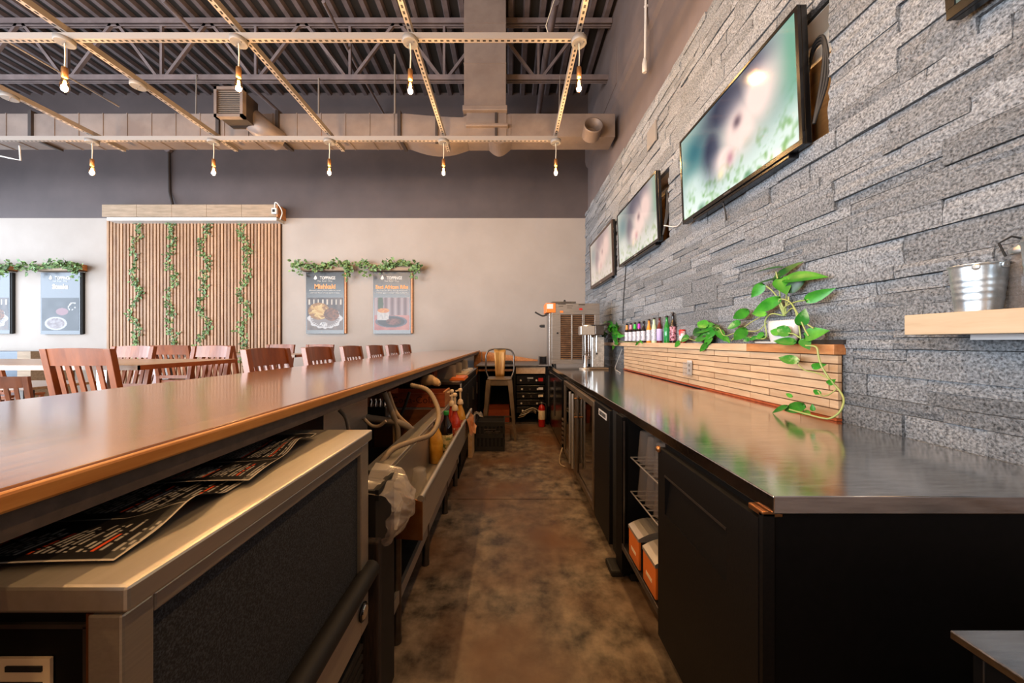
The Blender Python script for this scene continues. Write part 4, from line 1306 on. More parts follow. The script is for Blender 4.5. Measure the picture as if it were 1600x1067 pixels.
pbox(ra, 'logo_print', m_textw, .27, .36, 5.247, 5.25, .685, .705)
for k in range(4):
    ptube(ra, 'cable', m_white if k % 2 else m_hose, spline([(.13 + .02 * k, 5.22, .10 + .03 * k), (.22 + .04 * k, 5.20, .13 + .04 * k), (.33 + .03 * k, 5.22, .22), (.40, 5.23, .16 + .02 * k)], 5), .006, 6)
pbox(ra, 'base', m_steelD, .10, .545, 5.22, 5.6, .0, .03)
fe = thing('fire_extinguisher', 'red fire extinguisher with a white label at the foot of the rack', 'fire extinguisher', (.475, 5.08, 0))
MB().lathe([(.045, 0), (.05, .008), (.05, .27), (.042, .30), (.018, .325), (.018, .335)], (.475, 5.08, 0), 18).build('cylinder', m_redpl, fe)
MB().lathe([(.0505, .11), (.0512, .112), (.0512, .24), (.0505, .242)], (.475, 5.08, 0), 18).build('label', m_texttan, fe)
MB().lathe([(.02, .33), (.02, .36), (.01, .365)], (.475, 5.08, 0), 10).bar((.475, 5.08, .365), (.43, 5.06, .39), .018, .012).bar((.475, 5.08, .350), (.435, 5.06, .345), .016, .010).build('valve', m_steelD, fe)
ptube(fe, 'hose', m_rubber, spline([(.475, 5.07, .35), (.53, 5.05, .33), (.535, 5.04, .22), (.53, 5.04, .12)], 5), .009, 8)
tm = thing('tablet', 'small dark tablet propped on the desk beside the stainless machine', 'tablet', (.50, 5.10, .894))
pbox(tm, 'frame', m_steelD, .435, .555, 5.16, 5.19, .899, 1.03, .004)
pbox(tm, 'screen', m_blackplastic, .455, .545, 5.156, 5.16, .915, 1.02)
pbox(tm, 'foot', m_white, .44, .58, 5.14, 5.24, .894, .899)
dn = thing('desk_clutter', 'small black stapler-like gadget lying on the desk', 'gadget', (-.05, 5.5, .894))
pbox(dn, 'body', m_blackmatte, -.16, .06, 5.45, 5.55, .894, .925, .006)
pbox(dn, 'lever', m_rubber, -.10, .04, 5.47, 5.53, .926, .945, .006)

# ------------------------------------------------------------------ right hand back bar
CX, CZ = .60, .898
CB = 1.447
wt = thing('steel_worktop', 'near stainless worktop with folded front edge', 'worktop', (1.0, 1.6, CZ - .041))
pbox(wt, 'surface', m_steelY, CX, CB, .785, 2.53, CZ - .041, CZ, .0025)
wt2 = thing('steel_worktop', 'farther stainless worktop under the mixer and the machine', 'worktop', (1.0, 3.9, CZ - .041))
pbox(wt2, 'surface', m_steelY, CX + .004, CB, 2.534, 5.14, CZ - .05, CZ - .006, .0025)
pbox(wt2, 'rear_strip', m_steelY, .62, CB, 5.14, 6.6, CZ - .05, CZ - .006)
FX = .584

def panel_fridge():
    t = thing('bar_fridge', 'black bar fridge nearest the camera with a recessed door pull', 'fridge', (1.0, 1.1, 0))
    pbox(t, 'body', m_blackside, FX + .03, 1.42, .805, 1.362, .06, CZ - .042)
    # door made around a recessed pull
    y0, y1, z0, z1 = .812, 1.358, .10, .835
    ry0, ry1, rz0, rz1 = .93, 1.30, .60, .745
    b_ = MB()
    xf, xb = FX, FX + .03
    b_.box(xf, xb, y0, y1, z0, rz0).box(xf, xb, y0, y1, rz1, z1).box(xf, xb, y0, ry0, rz0, rz1).box(xf, xb, ry1, y1, rz0, rz1)
    d = b_.build('door', m_black, t)
    MB().prism([(xf + .026, rz0), (xf + .03, rz0), (xf + .03, rz1), (xf + .012, rz1)], ry0, ry1, 0, 'y')
    b_ = MB().add([(xf + .024, ry0, rz1), (xf + .024, ry1, rz1), (xf + .004, ry1, rz0), (xf + .004, ry0, rz0)], [(0, 1, 2, 3)])
    b_.build('pull_recess', m_black, d)
    pbox(d, 'pull_edge', m_steelD, xf - .002, xf + .003, ry0, ry1, rz1 - .004, rz1 + .003)
    pbox(t, 'hinge', m_copper, FX + .002, FX + .05, .80, .85, .842, .856, .003)
    pbox(t, 'corner_post', m_black, FX + .002, FX + .03, .800, .812, .06, .85)
    MB().lathe([(.012, 0), (.014, .004), (.009, .012), (.001, .014)], (FX, 1.345, .832), 12, rot=Matrix.Rotation(R(-90), 3, 'Y')).build('lock', m_copper, t)
    pbox(t, 'plinth', m_blackmatte, FX + .06, 1.40, .82, 1.362, 0, .06)
    return t
panel_fridge()
# open glass-fronted section with glasses
gc = thing('glass_chiller', 'open black chiller with wire shelves of upturned glasses', 'chiller', (.9, 1.57, 0))
pbox(gc, 'side_wall', m_blackside, FX + .03, 1.3, 1.785, 1.80, .06, .855)
pbox(gc, 'back_wall', m_blackmatte, 1.28, 1.30, 1.37, 1.785, .06, .855)
for z_ in (.655, .48):
    s_ = MB()
    for k in range(9):
        y = 1.375 + .40 * k / 8
        s_.tube([(FX + .04, y, z_), (1.27, y, z_)], .0035, 5)
    s_.tube([(FX + .04, 1.375, z_), (FX + .04, 1.775, z_)], .004, 5)
    s_.tube([(FX + .30, 1.375, z_ - .004), (FX + .30, 1.775, z_ - .004)], .004, 5)
    s_.build('wire_shelf', m_steel, gc)
pbox(gc, 'sill', m_steelD, FX, FX + .06, 1.36, 1.80, .17, .20, .003)
pbox(gc, 'frame_post', m_steelD, FX + .002, FX + .008, 1.772, 1.778, .20, .84)
pbox(gc, 'floor_panel', m_blackmatte, FX + .06, 1.28, 1.37, 1.78, .10, .185)
gp = [(.041, 0), (.041, .004), (.030, .140), (.029, .145), (.0005, .145)]
proto = None
for zi, z_ in enumerate((.660, .485)):
    for r_ in range(2):
        for k in range(4):
            loc = (FX + .09 + r_ * .11, 1.42 + k * .094, z_)
            wh = ['upper', 'lower'][zi] + ' shelf of the chiller, ' + ['front', 'second'][r_] + ' row, ' + ['nearest the fridge door', 'second from the fridge door', 'third from the fridge door', 'farthest from the fridge door'][k]
            if proto is None:
                proto = MB().lathe(gp, (0, 0, 0), 18).build('pint_glass', m_fglass)
                o = proto
            else:
                o = proto.copy()
                col.objects.link(o)
            o.location = loc
            tag(o, 'upturned glass on ' + wh, 'glass', 'upturned glasses in the chiller')
for k, y_ in enumerate((1.46, 1.64)):
    t = thing('napkin_box', ['orange-fronted steel-topped dispenser nearer the fridge door', 'orange-fronted steel-topped dispenser farther along the sill'][k], 'dispenser', (FX + .09, y_, .20), 'dispensers at the bottom of the chiller')
    x0 = FX + .005
    pbox(t, 'orange_front', m_orange, x0, x0 + .012, y_ - .065, y_ + .065, .205, .345, .003)
    pbox(t, 'body', m_blackmatte, x0 + .012, x0 + .18, y_ - .065, y_ + .065, .205, .335)
    pr = [(x0 - .002 + .19 * i / 8, .335 + .045 * math.sin(math.pi * (i / 8 * .8 + .1))) for i in range(9)]
    MB().prism(pr + [(x0 + .188, .335), (x0 - .002, .335)], y_ - .067, y_ + .067, 0, 'y').build('steel_cap', m_steel, t)
    pbox(t, 'print_panel', m_texttan, x0 - .001, x0, y_ - .03, y_ + .03, .25, .265)
# dark end panels and label fridge
ep = thing('fridge_end_panel', 'black fridge panel with a small badge between chiller and glass door', 'fridge', (.9, 2.1, 0))
pbox(ep, 'post', m_blackside, FX + .002, 1.40, 1.80, 1.90, .04, .855)
pbox(ep, 'recess', m_blackmatte, FX + .02, 1.40, 1.905, 2.02, .04, .852)
pbox(ep, 'panel', m_black, FX, 1.40, 2.025, 2.37, .06, .845, .003)
bd = pbox(ep, 'badge', m_pot, FX - .003, FX, 2.075, 2.25, .775, .815)
b = MB()
for k in range(7):
    y = 2.09 + k * .021
    b.box(FX - .0045, FX - .003, y, y + .012, .783, .807)
b.build('badge_print', m_blackmatte, bd)
pbox(ep, 'foot', m_rubber, FX - .045, FX + .03, 1.83, 1.95, 0, .035, .01)
pbox(ep, 'plinth', m_blackmatte, FX + .05, 1.40, 1.80, 2.37, 0, .06)
# glass door fridge with steel frame
gf = thing('glass_door_fridge', 'double glass-door fridge with rounded steel frames and bar handles', 'fridge', (.9, 2.9, 0))
pbox(gf, 'carcass_back', m_blackmatte, 1.30, 1.40, 2.38, 3.70, .06, .84)
pbox(gf, 'carcass_side', m_blackside, FX + .03, 1.30, 2.375, 2.39, .06, .84)
pbox(gf, 'carcass_side', m_blackside, FX + .03, 1.30, 3.69, 3.70, .06, .84)
pbox(gf, 'carcass_top', m_blackside, FX + .03, 1.30, 2.39, 3.69, .825, .84)
pbox(gf, 'carcass_floor', m_blackside, FX + .03, 1.30, 2.39, 3.69, .06, .10)
for z_ in (.36, .60):
    pbox(gf, 'shelf', m_steelD, FX + .06, 1.29, 2.40, 3.68, z_, z_ + .012)
for (y0, y1, hy) in ((2.385, 3.03, 2.97), (3.04, 3.69, 3.10)):
    b = MB().box(FX - .004, FX + .03, y0, y0 + .045, .075, .835).box(FX - .004, FX + .03, y1 - .045, y1, .075, .835).box(FX - .004, FX + .03, y0 + .045, y1 - .045, .79, .835).box(FX - .004, FX + .03, y0 + .045, y1 - .045, .075, .12)
    d = b.build('door_frame', m_gun, gf, .004)
    pbox(d, 'pane', m_glassdoor, FX + .008, FX + .014, y0 + .045, y1 - .045, .12, .79)
    ptube(d, 'bar_handle', m_steel, [(FX - .04, hy, .16), (FX - .04, hy, .80)], .012, 10)
    for z_ in (.60, .76):
        ptube(d, 'standoff', m_brass, [(FX - .04, hy, z_), (FX, hy, z_)], .007, 8)
for k in range(10):
    t = MB().lathe([(.03, 0), (.03, .13), (.012, .18), (.012, .22), (.014, .225)], (FX + .12 + (k % 2) * .09, 2.47 + k * .118, .101), 10).build('stored_bottle', [m_cola, m_amber, m_cola][k % 3])
    tag(t, 'dim bottle on the floor of the glass-door fridge', 'bottle', 'bottles inside the glass-door fridge')
lf = thing('bar_fridge', 'black far fridge with louvred side beyond the glass doors', 'fridge', (.9, 4.4, 0))
pbox(lf, 'body', m_blackside, FX + .01, 1.40, 3.72, 5.13, .04, .84)
for k in range(6):
    pbox(lf, 'louvre', m_gun, FX - .012, FX + .012, 3.72, 3.80, .14 + k * .05, .165 + k * .05, .006)
for y0, y1 in ((3.82, 4.46), (4.48, 5.12)):
    d = pbox(lf, 'door', m_blackplastic, FX - .006, FX + .01, y0, y1, .08, .82, .003)
    pbox(d, 'handle', m_steelD, FX - .02, FX - .006, y1 - .05, y1 - .035, .3, .75)
pipe('drain_tube', 'pale drain tube lying by the louvred fridge foot', spline([(FX - .01, 3.74, .10), (FX - .05, 3.66, .03), (FX - .07, 3.50, .008), (FX - .03, 3.42, .008)], 5), .008, m_hose, 'tube')
# low steel table at the lower right corner
lt = thing('low_steel_table', 'low stainless tabletop at the lower right picture corner', 'table', (1.1, .2, 0))
pbox(lt, 'top', m_steelY, .763, 1.44, -.6, .60, .735, .75, .002)
pbox(lt, 'body', m_blackside, .785, 1.42, -.6, .585, .06, .735)
for y in (.03, .47):
    pbox(lt, 'foot', m_rubber, .81, .86, y, y + .05, 0, .06)
for y in (.50, .57):
    pbox(lt, 'drip_line', m_steelD, .7835, .785, y, y + .002, .64, .73)
# ------------------------------------------------------------------ oak batten splashback with ledge
PXF = 1.444
spb = thing('batten_splashback', 'splashback of pale oak battens in brick bond behind the worktop', 'splashback', (1.46, 2.9, CZ))
pbox(spb, 'backing', m_grout, PXF + .014, XS - .012, 1.525, 4.36, CZ + .002, 1.19)
rs2 = random.Random(5)
rows, rh = 7, (1.19 - CZ - .012) / 7
for r_ in range(rows):
    y = 1.517 - (0 if r_ % 2 else .0)
    first = .045 if r_ % 2 else .20
    z0 = CZ + .012 + r_ * rh
    while y < 4.35:
        L_ = first if first else .36
        first = 0
        y1 = min(4.36, y + L_)
        xo = PXF + rs2.uniform(-.0015, .004)
        pbox(spb, 'batten', m_oak, xo, PXF + .016, y + .0022, y1 - .0022, z0 + .0028, z0 + rh - .0028)
        y = y1
pbox(spb, 'bottom_trim', m_crate, PXF - .008, PXF + .016, 1.517, 4.36, CZ + .001, CZ + .012)
lg = thing('oak_ledge', 'long oak ledge carrying plants and bottles along the stone wall', 'ledge', (1.45, 3.3, 1.192))
for k, (y0, y1, mt) in enumerate(((1.517, 2.08, m_oakdark), (2.08, 3.3, m_oak), (3.3, 5.23, m_oak))):
    pbox(lg, 'board', mt, 1.425, XS - .001, y0 + .001, y1 - .001, 1.192, 1.237, .002)
pbox(lg, 'steel_upstand', m_steelD, XS - .022, XS - .004, 1.51, 1.75, 1.2375, 1.258)

# ------------------------------------------------------------------ things on the worktop
# stainless frozen-dessert machine, louvred side toward the camera
fm = thing('dessert_machine', 'tall stainless dessert machine with louvred side panels and a black tap lever', 'machine', (.85, 4.95, CZ - .006))
MY0, MY1 = 4.72, 5.12
mx0, mx1 = PX(862, MY0), PX(937, MY0)
mz0, mz1 = CZ + .045, PZ(472, MY0)
zl0, zl1 = PZ(561, MY0), PZ(491, MY0)
pbox(fm, 'core', m_blackmatte, mx0 + .01, mx1 - .005, MY0 + .02, MY1, mz0, mz1 - .01)
pbox(fm, 'upper_panel', m_steelM, mx0, mx1, MY0, MY0 + .02, zl1, mz1 - .012, .003)
pbox(fm, 'lower_panel', m_steelM, mx0, mx1, MY0, MY0 + .02, mz0, zl0, .003)
cols = [(876, 892.5), (895, 910), (914, 929)]
xs = [mx0] + [PX(v, MY0) for c in cols for v in c] + [mx1]
for k in range(0, 8, 2):
    pbox(fm, 'mullion', m_steelM, xs[k], xs[k + 1], MY0, MY0 + .02, zl0, zl1, .002)
m_louv = M('warm_brown_louvre', '8a6a52', 'b08d70', rough=.35, metal=.7, scale=9)
for (a, c) in cols:
    for k in range(22):
        z = zl0 + (zl1 - zl0) * (k + .5) / 22
        MB().bar((PX(a, MY0), MY0 + .012, z), (PX(c, MY0), MY0 + .012, z), .022, .006, up=(0, -.7, .7)).build('louvre', m_louv, fm)
pbox(fm, 'top_cap', m_steelD, mx0 + .0, mx0 + .33, MY0 - .01, MY1, mz1 - .012, mz1 + .012, .003)
MB().lathe([(.012, 0), (.016, .015), (.012, .03), (.004, .036)], (PX(884, MY0), MY0 + .1, mz1 + .012), 12).build('lid_knob', m_blackmatte, fm)
pbox(fm, 'front_housing', m_orange, PX(853, MY0), PX(868, MY0), MY0 - .01, MY0 + .3, PZ(488, MY0), PZ(473, MY0), .004)
pbox(fm, 'front_label', m_pot, PX(854.5, MY0), PX(864, MY0), MY0 - .012, MY0 - .01, PZ(482, MY0), PZ(474.5, MY0))
pbox(fm, 'front_column', m_steelM, PX(858, MY0), mx0, MY0 + .0, MY0 + .3, CZ + .02, PZ(489, MY0), .004)
ptube(fm, 'tap_lever', m_rubber, spline([at(855, 491, MY0 - .02), at(848, 493, MY0 - .02), at(841, 490, MY0 - .02), at(836, 487, MY0 - .02)], 5), .011, 8)
MB().lathe([(.02, 0), (.02, .05), (.012, .07)], at(851, 509, MY0 + .02), 10, rot=Matrix.Rotation(R(-90), 3, 'Y')).build('valve_knob', m_rubber, fm)
for k, (a, c, y0, y1) in enumerate(((872, 884, 474, 475.4), (873, 880, 477.5, 478.4), (904, 914, 474.5, 476.5), (886, 895, 477, 478), (886, 894, 480, 481))):
    pbox(fm, 'panel_print', m_steelD, PX(a, MY0), PX(c, MY0), MY0 - .0015, MY0 - .0005, PZ(y1, MY0), PZ(y0, MY0))
pbox(fm, 'flag_sticker', m_redpl, PX(905, MY0), PX(910, MY0), MY0 - .0015, MY0 - .0005, PZ(484, MY0), PZ(481, MY0))
pbox(fm, 'round_sticker', m_orange, PX(875, MY0), PX(880, MY0), MY0 - .0015, MY0 - .0005, PZ(488, MY0), PZ(485, MY0))
MB().lathe([(.012, 0), (.012, .03)], at(871, 520, MY0), 10, rot=Matrix.Rotation(R(90), 3, 'X')).build('latch', m_blackmatte, fm)
for x in (mx0 + .05, mx1 - .06):
    for y in (MY0 + .05, MY1 - .05):
        MB().lathe([(.02, 0), (.016, .05)], (x, y, CZ - .006), 10).build('foot', m_rubber, fm)
# milkshake mixer
mm = thing('drink_mixer', 'stainless spindle drink mixer on a flat base before the dessert machine', 'mixer', (1.0, 4.5, CZ - .006))
QY = 4.48
q = lambda px: PX(px, QY)
qz = lambda py: PZ(py, QY)
zb = CZ - .006
pbox(mm, 'base', m_gun, q(917), q(948), QY - .09, QY + .10, zb, zb + .025, .006)
MB().lathe([(.075, 0), (.08, .006), (.08, .014), (.06, .02)], (q(914), QY - .02, zb), 22).build('cup_rest', m_steel, mm)
pbox(mm, 'column', m_galv, q(924), q(943), QY - .04, QY + .06, zb + .025, qz(526), .008)
pbox(mm, 'motor_head', m_steel, q(905.5), q(928), QY - .07, QY + .08, qz(523), qz(509), .010)
pbox(mm, 'head_rear', m_steelD, q(928), q(942), QY - .06, QY + .08, qz(523), qz(508), .010)
MB().lathe([(.06, 0), (.062, .008), (.04, .018)], (q(918), QY, qz(509)), 16).build('head_cap', m_steel, mm)
ptube(mm, 'lever', m_rubber, spline([(q(924), QY - .03, qz(508)), (q(936), QY - .05, qz(508.5)), (q(948), QY - .05, qz(505))], 4), .012, 8)
for px in (914, 919, 922.5):
    ptube(mm, 'spindle', m_chrome, [(q(px), QY - .02, qz(523)), (q(px), QY - .02, qz(560))], .006, 8)
MB().lathe([(.028, 0), (.03, .02), (.034, .15), (.035, .155)], (q(914), QY - .02, zb + .022), 16).build('mixing_cup', m_chrome, mm)
ptube(mm, 'guide_rod', m_chrome, [(q(931), QY - .05, qz(524)), (q(931), QY - .05, qz(550))], .008, 8)
MB().lathe([(.010, 0), (.012, .012), (.004, .02)], (q(931), QY - .055, qz(553)), 10).build('switch_knob', m_blackmatte, mm)
pipe('power_cord', 'thin white cord hanging between mixer and splashback onto the worktop', spline([atX(972, 545, 1.435), atX(967, 558, 1.43), atX(961, 575, 1.40), (1.28, 4.1, CZ + .004), (1.25, 3.9, CZ + .0)], 5), .005, m_white, 'cord')
# outlet with clear cover on the battens
ol = thing('wall_outlet', 'outlet with a clear plastic cover on the batten splashback', 'outlet', (1.44, 2.80, 1.0))
oy = 1.44 * F / (1078 - VX)
pbox(ol, 'plate', m_white, 1.434, 1.441, oy - .035, oy + .035, .985, 1.10, .003)
pbox(ol, 'cover', m_cup, 1.405, 1.433, oy - .045, oy + .045, .975, 1.085)
pbox(ol, 'socket', m_steelD, 1.4335, 1.4345, oy - .012, oy + .012, 1.01, 1.03)
pbox(ol, 'socket', m_steelD, 1.4335, 1.4345, oy - .012, oy + .012, 1.05, 1.07)

# ------------------------------------------------------------------ bottles and can on the ledge
LZ = 1.2375
LXC = 1.452
def glassmat(name, c, rough=.1):
    return M(name, c, rough=rough, spec=.6)
g_dark, g_amber, g_clear, g_grn, g_red = glassmat('dark_bottle_glass', '1a1010'), glassmat('orange_drink', 'd9852c'), glassmat('pale_green_drink', 'c2d2a8'), glassmat('green_bottle_glass', '1f7a2a'), glassmat('deep_red_drink', '5a1414')
lab_w = M('white_paper_label', 'cfcfd8', '9a9aac', rough=.5, scale=60, lo=.5, hi=.6)
lab_l = M('lilac_paper_label', 'b8a8d8', rough=.5)
nk = {'or': M('orange_neck_foil', 'e09040', rough=.4), 'pk': M('pink_neck_foil', 'e08aa8', rough=.4), 'gr': M('green_neck_foil', '2fc23a', rough=.4), 'mg': M('magenta_neck_foil', 'c438b8', rough=.4)}
m_cap = M('bottle_cap', '2a2422', rough=.3, metal=.6)
def drink(px, label, glass, lab, neck=None, hh=.235, fat=.0255, lz=(.02, .125)):
    Y = LXC * F / (px - VX)
    p = (LXC, Y, LZ)
    s = hh / .235
    t = thing('soda_bottle', label, 'bottle', p, 'drinks on the oak ledge')
    MB().lathe([(fat - .002, 0), (fat, .006), (fat, .125 * s), (fat * .9, .14 * s), (.0125, .18 * s), (.0105, .222 * s), (.012, .224 * s)], p, 16).build('body', glass, t)
    MB().lathe([(fat + .0003, lz[0]), (fat + .0008, lz[0] + .001), (fat + .0008, lz[1] * s), (fat + .0003, lz[1] * s + .001)], p, 16).build('label', lab, t)
    if neck is not None:
        MB().lathe([(fat * .78, .151 * s), (.0150, .172 * s), (.0125, .21 * s), (.0122, .212 * s)], p, 14).build('neck_foil', neck, t)
    MB().lathe([(.0125, .220 * s), (.013, .222 * s), (.013, .231 * s), (.010, .235 * s)], p, 12).build('cap', m_cap, t)
drink(979.5, 'dark bottle with an orange neck, leftmost on the ledge', g_dark, lab_w, nk['or'])
drink(985.5, 'dark bottle with a pink neck', g_dark, lab_w, nk['pk'])
drink(992, 'dark bottle with a bright green neck', g_dark, lab_w, nk['gr'])
drink(998.5, 'dark bottle with a magenta neck', g_dark, lab_w, nk['mg'])
drink(1005.5, 'all dark bottle with a pale label right of the magenta one', g_dark, lab_w)
drink(1014, 'clear bottle of orange drink', g_amber, lab_w, hh=.245)
drink(1022, 'clear bottle of pale green drink', g_clear, lab_w, hh=.25)
drink(1030.5, 'deep red bottle with a lilac label', g_red, lab_l, hh=.25)
drink(1042, 'bright green glass bottle', g_grn, glassmat('green_label', '2c8a4a'), hh=.25, fat=.0265)
drink(1051.5, 'tall dark cola bottle with a pink label, rightmost bottle', g_dark, M('pink_red_label', 'c98a98', '5a1822', rough=.4, scale=40, lo=.5, hi=.55), hh=.27, fat=.0265)
Yc = LXC * F / (1066 - VX)
cn = thing('drink_can', 'red and white drink can between the bottles and the trailing plant', 'can', (LXC, Yc, LZ))
MB().lathe([(.022, 0), (.026, .006), (.026, .10), (.0215, .112), (.020, .112)], (LXC, Yc, LZ), 18).build('body', M('can_print', 'd8d4d0', 'c8281e', rough=.3, scale=22, lo=.48, hi=.54), cn)
MB().lathe([(.0263, .10), (.0265, .101), (.0222, .1135), (.0215, .1138)], (LXC, Yc, LZ), 18).build('top', m_redpl, cn)

# ------------------------------------------------------------------ pothos plants
def leaf(b_, base, tip, width, nrm, curl=.15, m=0):
    base, tip, nrm = Vector(base), Vector(tip), Vector(nrm)
    d = tip - base
    L_ = d.length
    d.normalize()
    a = d.cross(nrm).normalized()
    n_ = a.cross(d).normalized()
    prof = [(-.06, .0), (-.10, .42), (.05, .82), (.22, 1.0), (.45, .92), (.68, .62), (.86, .28), (1.0, 0.0)]
    vv, ff = [], []
    for t, w_ in prof:
        bend = -curl * L_ * t * t
        c = base + d * L_ * max(t, 0 if w_ == 0 else t) + n_ * bend
        e = width / 2 * w_
        vv += [c - a * e + n_ * (e * .28), c, c + a * e + n_ * (e * .28)]
    k = len(prof)
    vv[1] = base
    for i in range(k - 1):
        for s in (0, 1):
            ff.append((i * 3 + s, i * 3 + s + 1, (i + 1) * 3 + s + 1, (i + 1) * 3 + s))
    b_.add(vv, ff, m, True)
    return b_
VW = lambda p: (Vector((0, 0, H)) - Vector(p)).normalized()
def leafpart(t, z2, scale_, org, bx_, by_, tx_, ty_, w_, xb, xt, mat, curl=.12, tilt=None):
    """leaf whose base and tip sit at two picture points and at real distances xb, xt from the aisle axis"""
    f_ = lambda x, y: (org[0] + x / scale_, org[1] + y / scale_)
    p, q_ = f_(bx_, by_), f_(tx_, ty_)
    B, T = atX(p[0], p[1], xb), atX(q_[0], q_[1], xt)
    Wd = w_ / scale_ * ((B.y + T.y) / 2) / F
    n_ = VW(B) + Vector(tilt or (random.uniform(-.2, .2), random.uniform(-.2, .2), random.uniform(-.1, .45)))
    return leaf(MB(), B, T, Wd, n_, curl).build('leaf', mat, t)
bp_ = thing('potted_pothos', 'largest pothos in a white pot near the ledge end, vine hanging to the worktop', 'plant', (1.445, 1.87, LZ))
PY = 1.43 * F / (1222 - VX)
pz = LZ
PW = .098
b = MB().lathe([(.070, 0), (.082, .02), (.092, .06), (.094, .10), (.090, .118), (.084, .118), (.086, .10)], (1.436, PY, pz + .004), 28, sx=.42, sy=1.0)
b.build('pot', m_pot, bp_)
MB().lathe([(.084, .108), (.0005, .110)], (1.436, PY, pz + .004), 20, sx=.42).build('soil', m_soil, bp_)
b = MB().lathe([(.05, 0), (.095, .004), (.10, .012), (.095, .012)], (1.436, PY + .10, pz), 24, sx=.36, sy=1.0)
b.build('saucer', m_white, bp_)
S2, O2 = 6.667, (1160, 400)
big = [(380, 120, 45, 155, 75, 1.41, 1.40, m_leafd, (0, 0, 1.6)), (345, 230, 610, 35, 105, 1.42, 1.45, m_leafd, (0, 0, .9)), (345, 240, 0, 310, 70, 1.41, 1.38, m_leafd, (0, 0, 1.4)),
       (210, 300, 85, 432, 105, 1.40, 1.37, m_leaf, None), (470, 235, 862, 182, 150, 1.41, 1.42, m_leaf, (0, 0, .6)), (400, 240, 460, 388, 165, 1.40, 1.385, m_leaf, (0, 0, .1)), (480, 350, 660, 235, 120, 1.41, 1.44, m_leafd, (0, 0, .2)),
       (370, 452, 78, 596, 120, 1.41, 1.38, m_leaf, None), (680, 450, 960, 336, 120, 1.40, 1.43, m_leaf, None), (605, 705, 657, 545, 120, 1.385, 1.38, m_leafv, None),
       (485, 800, 338, 735, 120, 1.38, 1.375, m_leafv, None), (535, 900, 295, 862, 95, 1.375, 1.37, m_leafv, None), (665, 835, 888, 765, 150, 1.385, 1.40, m_leaf, None),
       (640, 860, 695, 968, 110, 1.38, 1.37, m_leafv, None), (390, 800, 275, 770, 80, 1.39, 1.385, m_leaf, None), (240, 850, 100, 830, 50, 1.42, 1.42, m_leaf, None)]
for (bx_, by_, tx_, ty_, w_, xb_, xt_, mt, tl) in big:
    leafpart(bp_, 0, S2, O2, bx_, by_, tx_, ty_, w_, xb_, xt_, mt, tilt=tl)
def vine(t, pts, r=.0035, name='stem', mat=None):
    return MB().tube(spline(pts, 5), r, 6).build(name, mat or m_stem, t)
g2 = lambda x, y, X: atX(O2[0] + x / S2, O2[1] + y / S2, X)
for pts in ([(430, 620, 1.43), (400, 480, 1.42), (380, 300, 1.41), (350, 160, 1.41)], [(440, 620, 1.43), (420, 520, 1.42), (330, 380, 1.41), (250, 310, 1.40)], [(450, 620, 1.43), (455, 480, 1.42), (460, 390, 1.40)],
            [(430, 620, 1.43), (380, 460, 1.41), (480, 465, 1.40), (560, 570, 1.39), (650, 760, 1.385), (690, 830, 1.385)], [(440, 620, 1.43), (430, 540, 1.42), (540, 480, 1.41), (690, 450, 1.40)],
            [(430, 620, 1.43), (530, 540, 1.40), (580, 680, 1.39), (610, 870, 1.385)], [(420, 615, 1.43), (300, 600, 1.41), (235, 680, 1.40), (240, 850, 1.41), (60, 840, 1.43)], [(425, 610, 1.43), (440, 540, 1.42), (480, 470, 1.41), (480, 420, 1.41)],
            [(600, 850, 1.385), (540, 810, 1.38), (480, 800, 1.38)], [(680, 710, 1.385), (740, 750, 1.385)]):
    vine(bp_, [g2(*p) for p in pts])
S1, O1 = 3.9525, (930, 390)
g1 = lambda x, y, X: atX(O1[0] + x / S1, O1[1] + y / S1, X)
vine(bp_, [g1(1300, 590, 1.375), g1(1365, 600, 1.37), g1(1380, 660, 1.37), g1(1400, 720, 1.37), g1(1450, 800, 1.38), g1(1510, 870, 1.39), g1(1535, 930, 1.38), g1(1510, 1000, 1.36), g1(1450, 1040, 1.34), g1(1390, 1035, 1.32), g1(1300, 1012, 1.30), g1(1200, 985, 1.29)], .0042, 'vine')
vine(bp_, [g1(1240, 690, 1.375), g1(1290, 740, 1.37), g1(1370, 760, 1.37), g1(1450, 800, 1.375), g1(1475, 830, 1.38)], .0028, 'vine')
vine(bp_, [g1(1375, 870, 1.385), g1(1400, 900, 1.385), g1(1440, 895, 1.385), g1(1490, 860, 1.39)], .0028, 'vine')
for (bx_, by_, tx_, ty_, w_, X_, mt) in ((1245, 690, 1118, 655, 62, 1.375, m_leafv), (1345, 722, 1420, 708, 42, 1.37, m_leaf), (1440, 825, 1482, 800, 36, 1.38, m_leaf), (1378, 868, 1358, 895, 42, 1.385, m_leaf), (1285, 962, 1150, 995, 66, 1.30, m_leaf),
                                       (1180, 968, 1075, 1004, 34, 1.29, m_leaf), (1285, 1000, 1330, 1020, 48, 1.31, m_leaf), (1345, 990, 1340, 950, 28, 1.32, m_leaf), (1215, 905, 1172, 885, 26, 1.35, m_leaf), (1050, 400, 955, 385, 40, 1.39, m_leaf)):
    leafpart(bp_, 0, S1, O1, bx_, by_, tx_, ty_, w_, X_, X_ - .005, mt)
tp = thing('trailing_pothos', 'low trailing pothos spread along the ledge between the can and the white pot', 'plant', (1.445, 2.7, LZ))
mYp = 1.445 * F / (1105 - VX)
MB().lathe([(.05, 0), (.06, .01), (.07, .05), (.066, .055)], (1.447, mYp, LZ), 20, sx=.40).build('pot', m_steelD, tp)
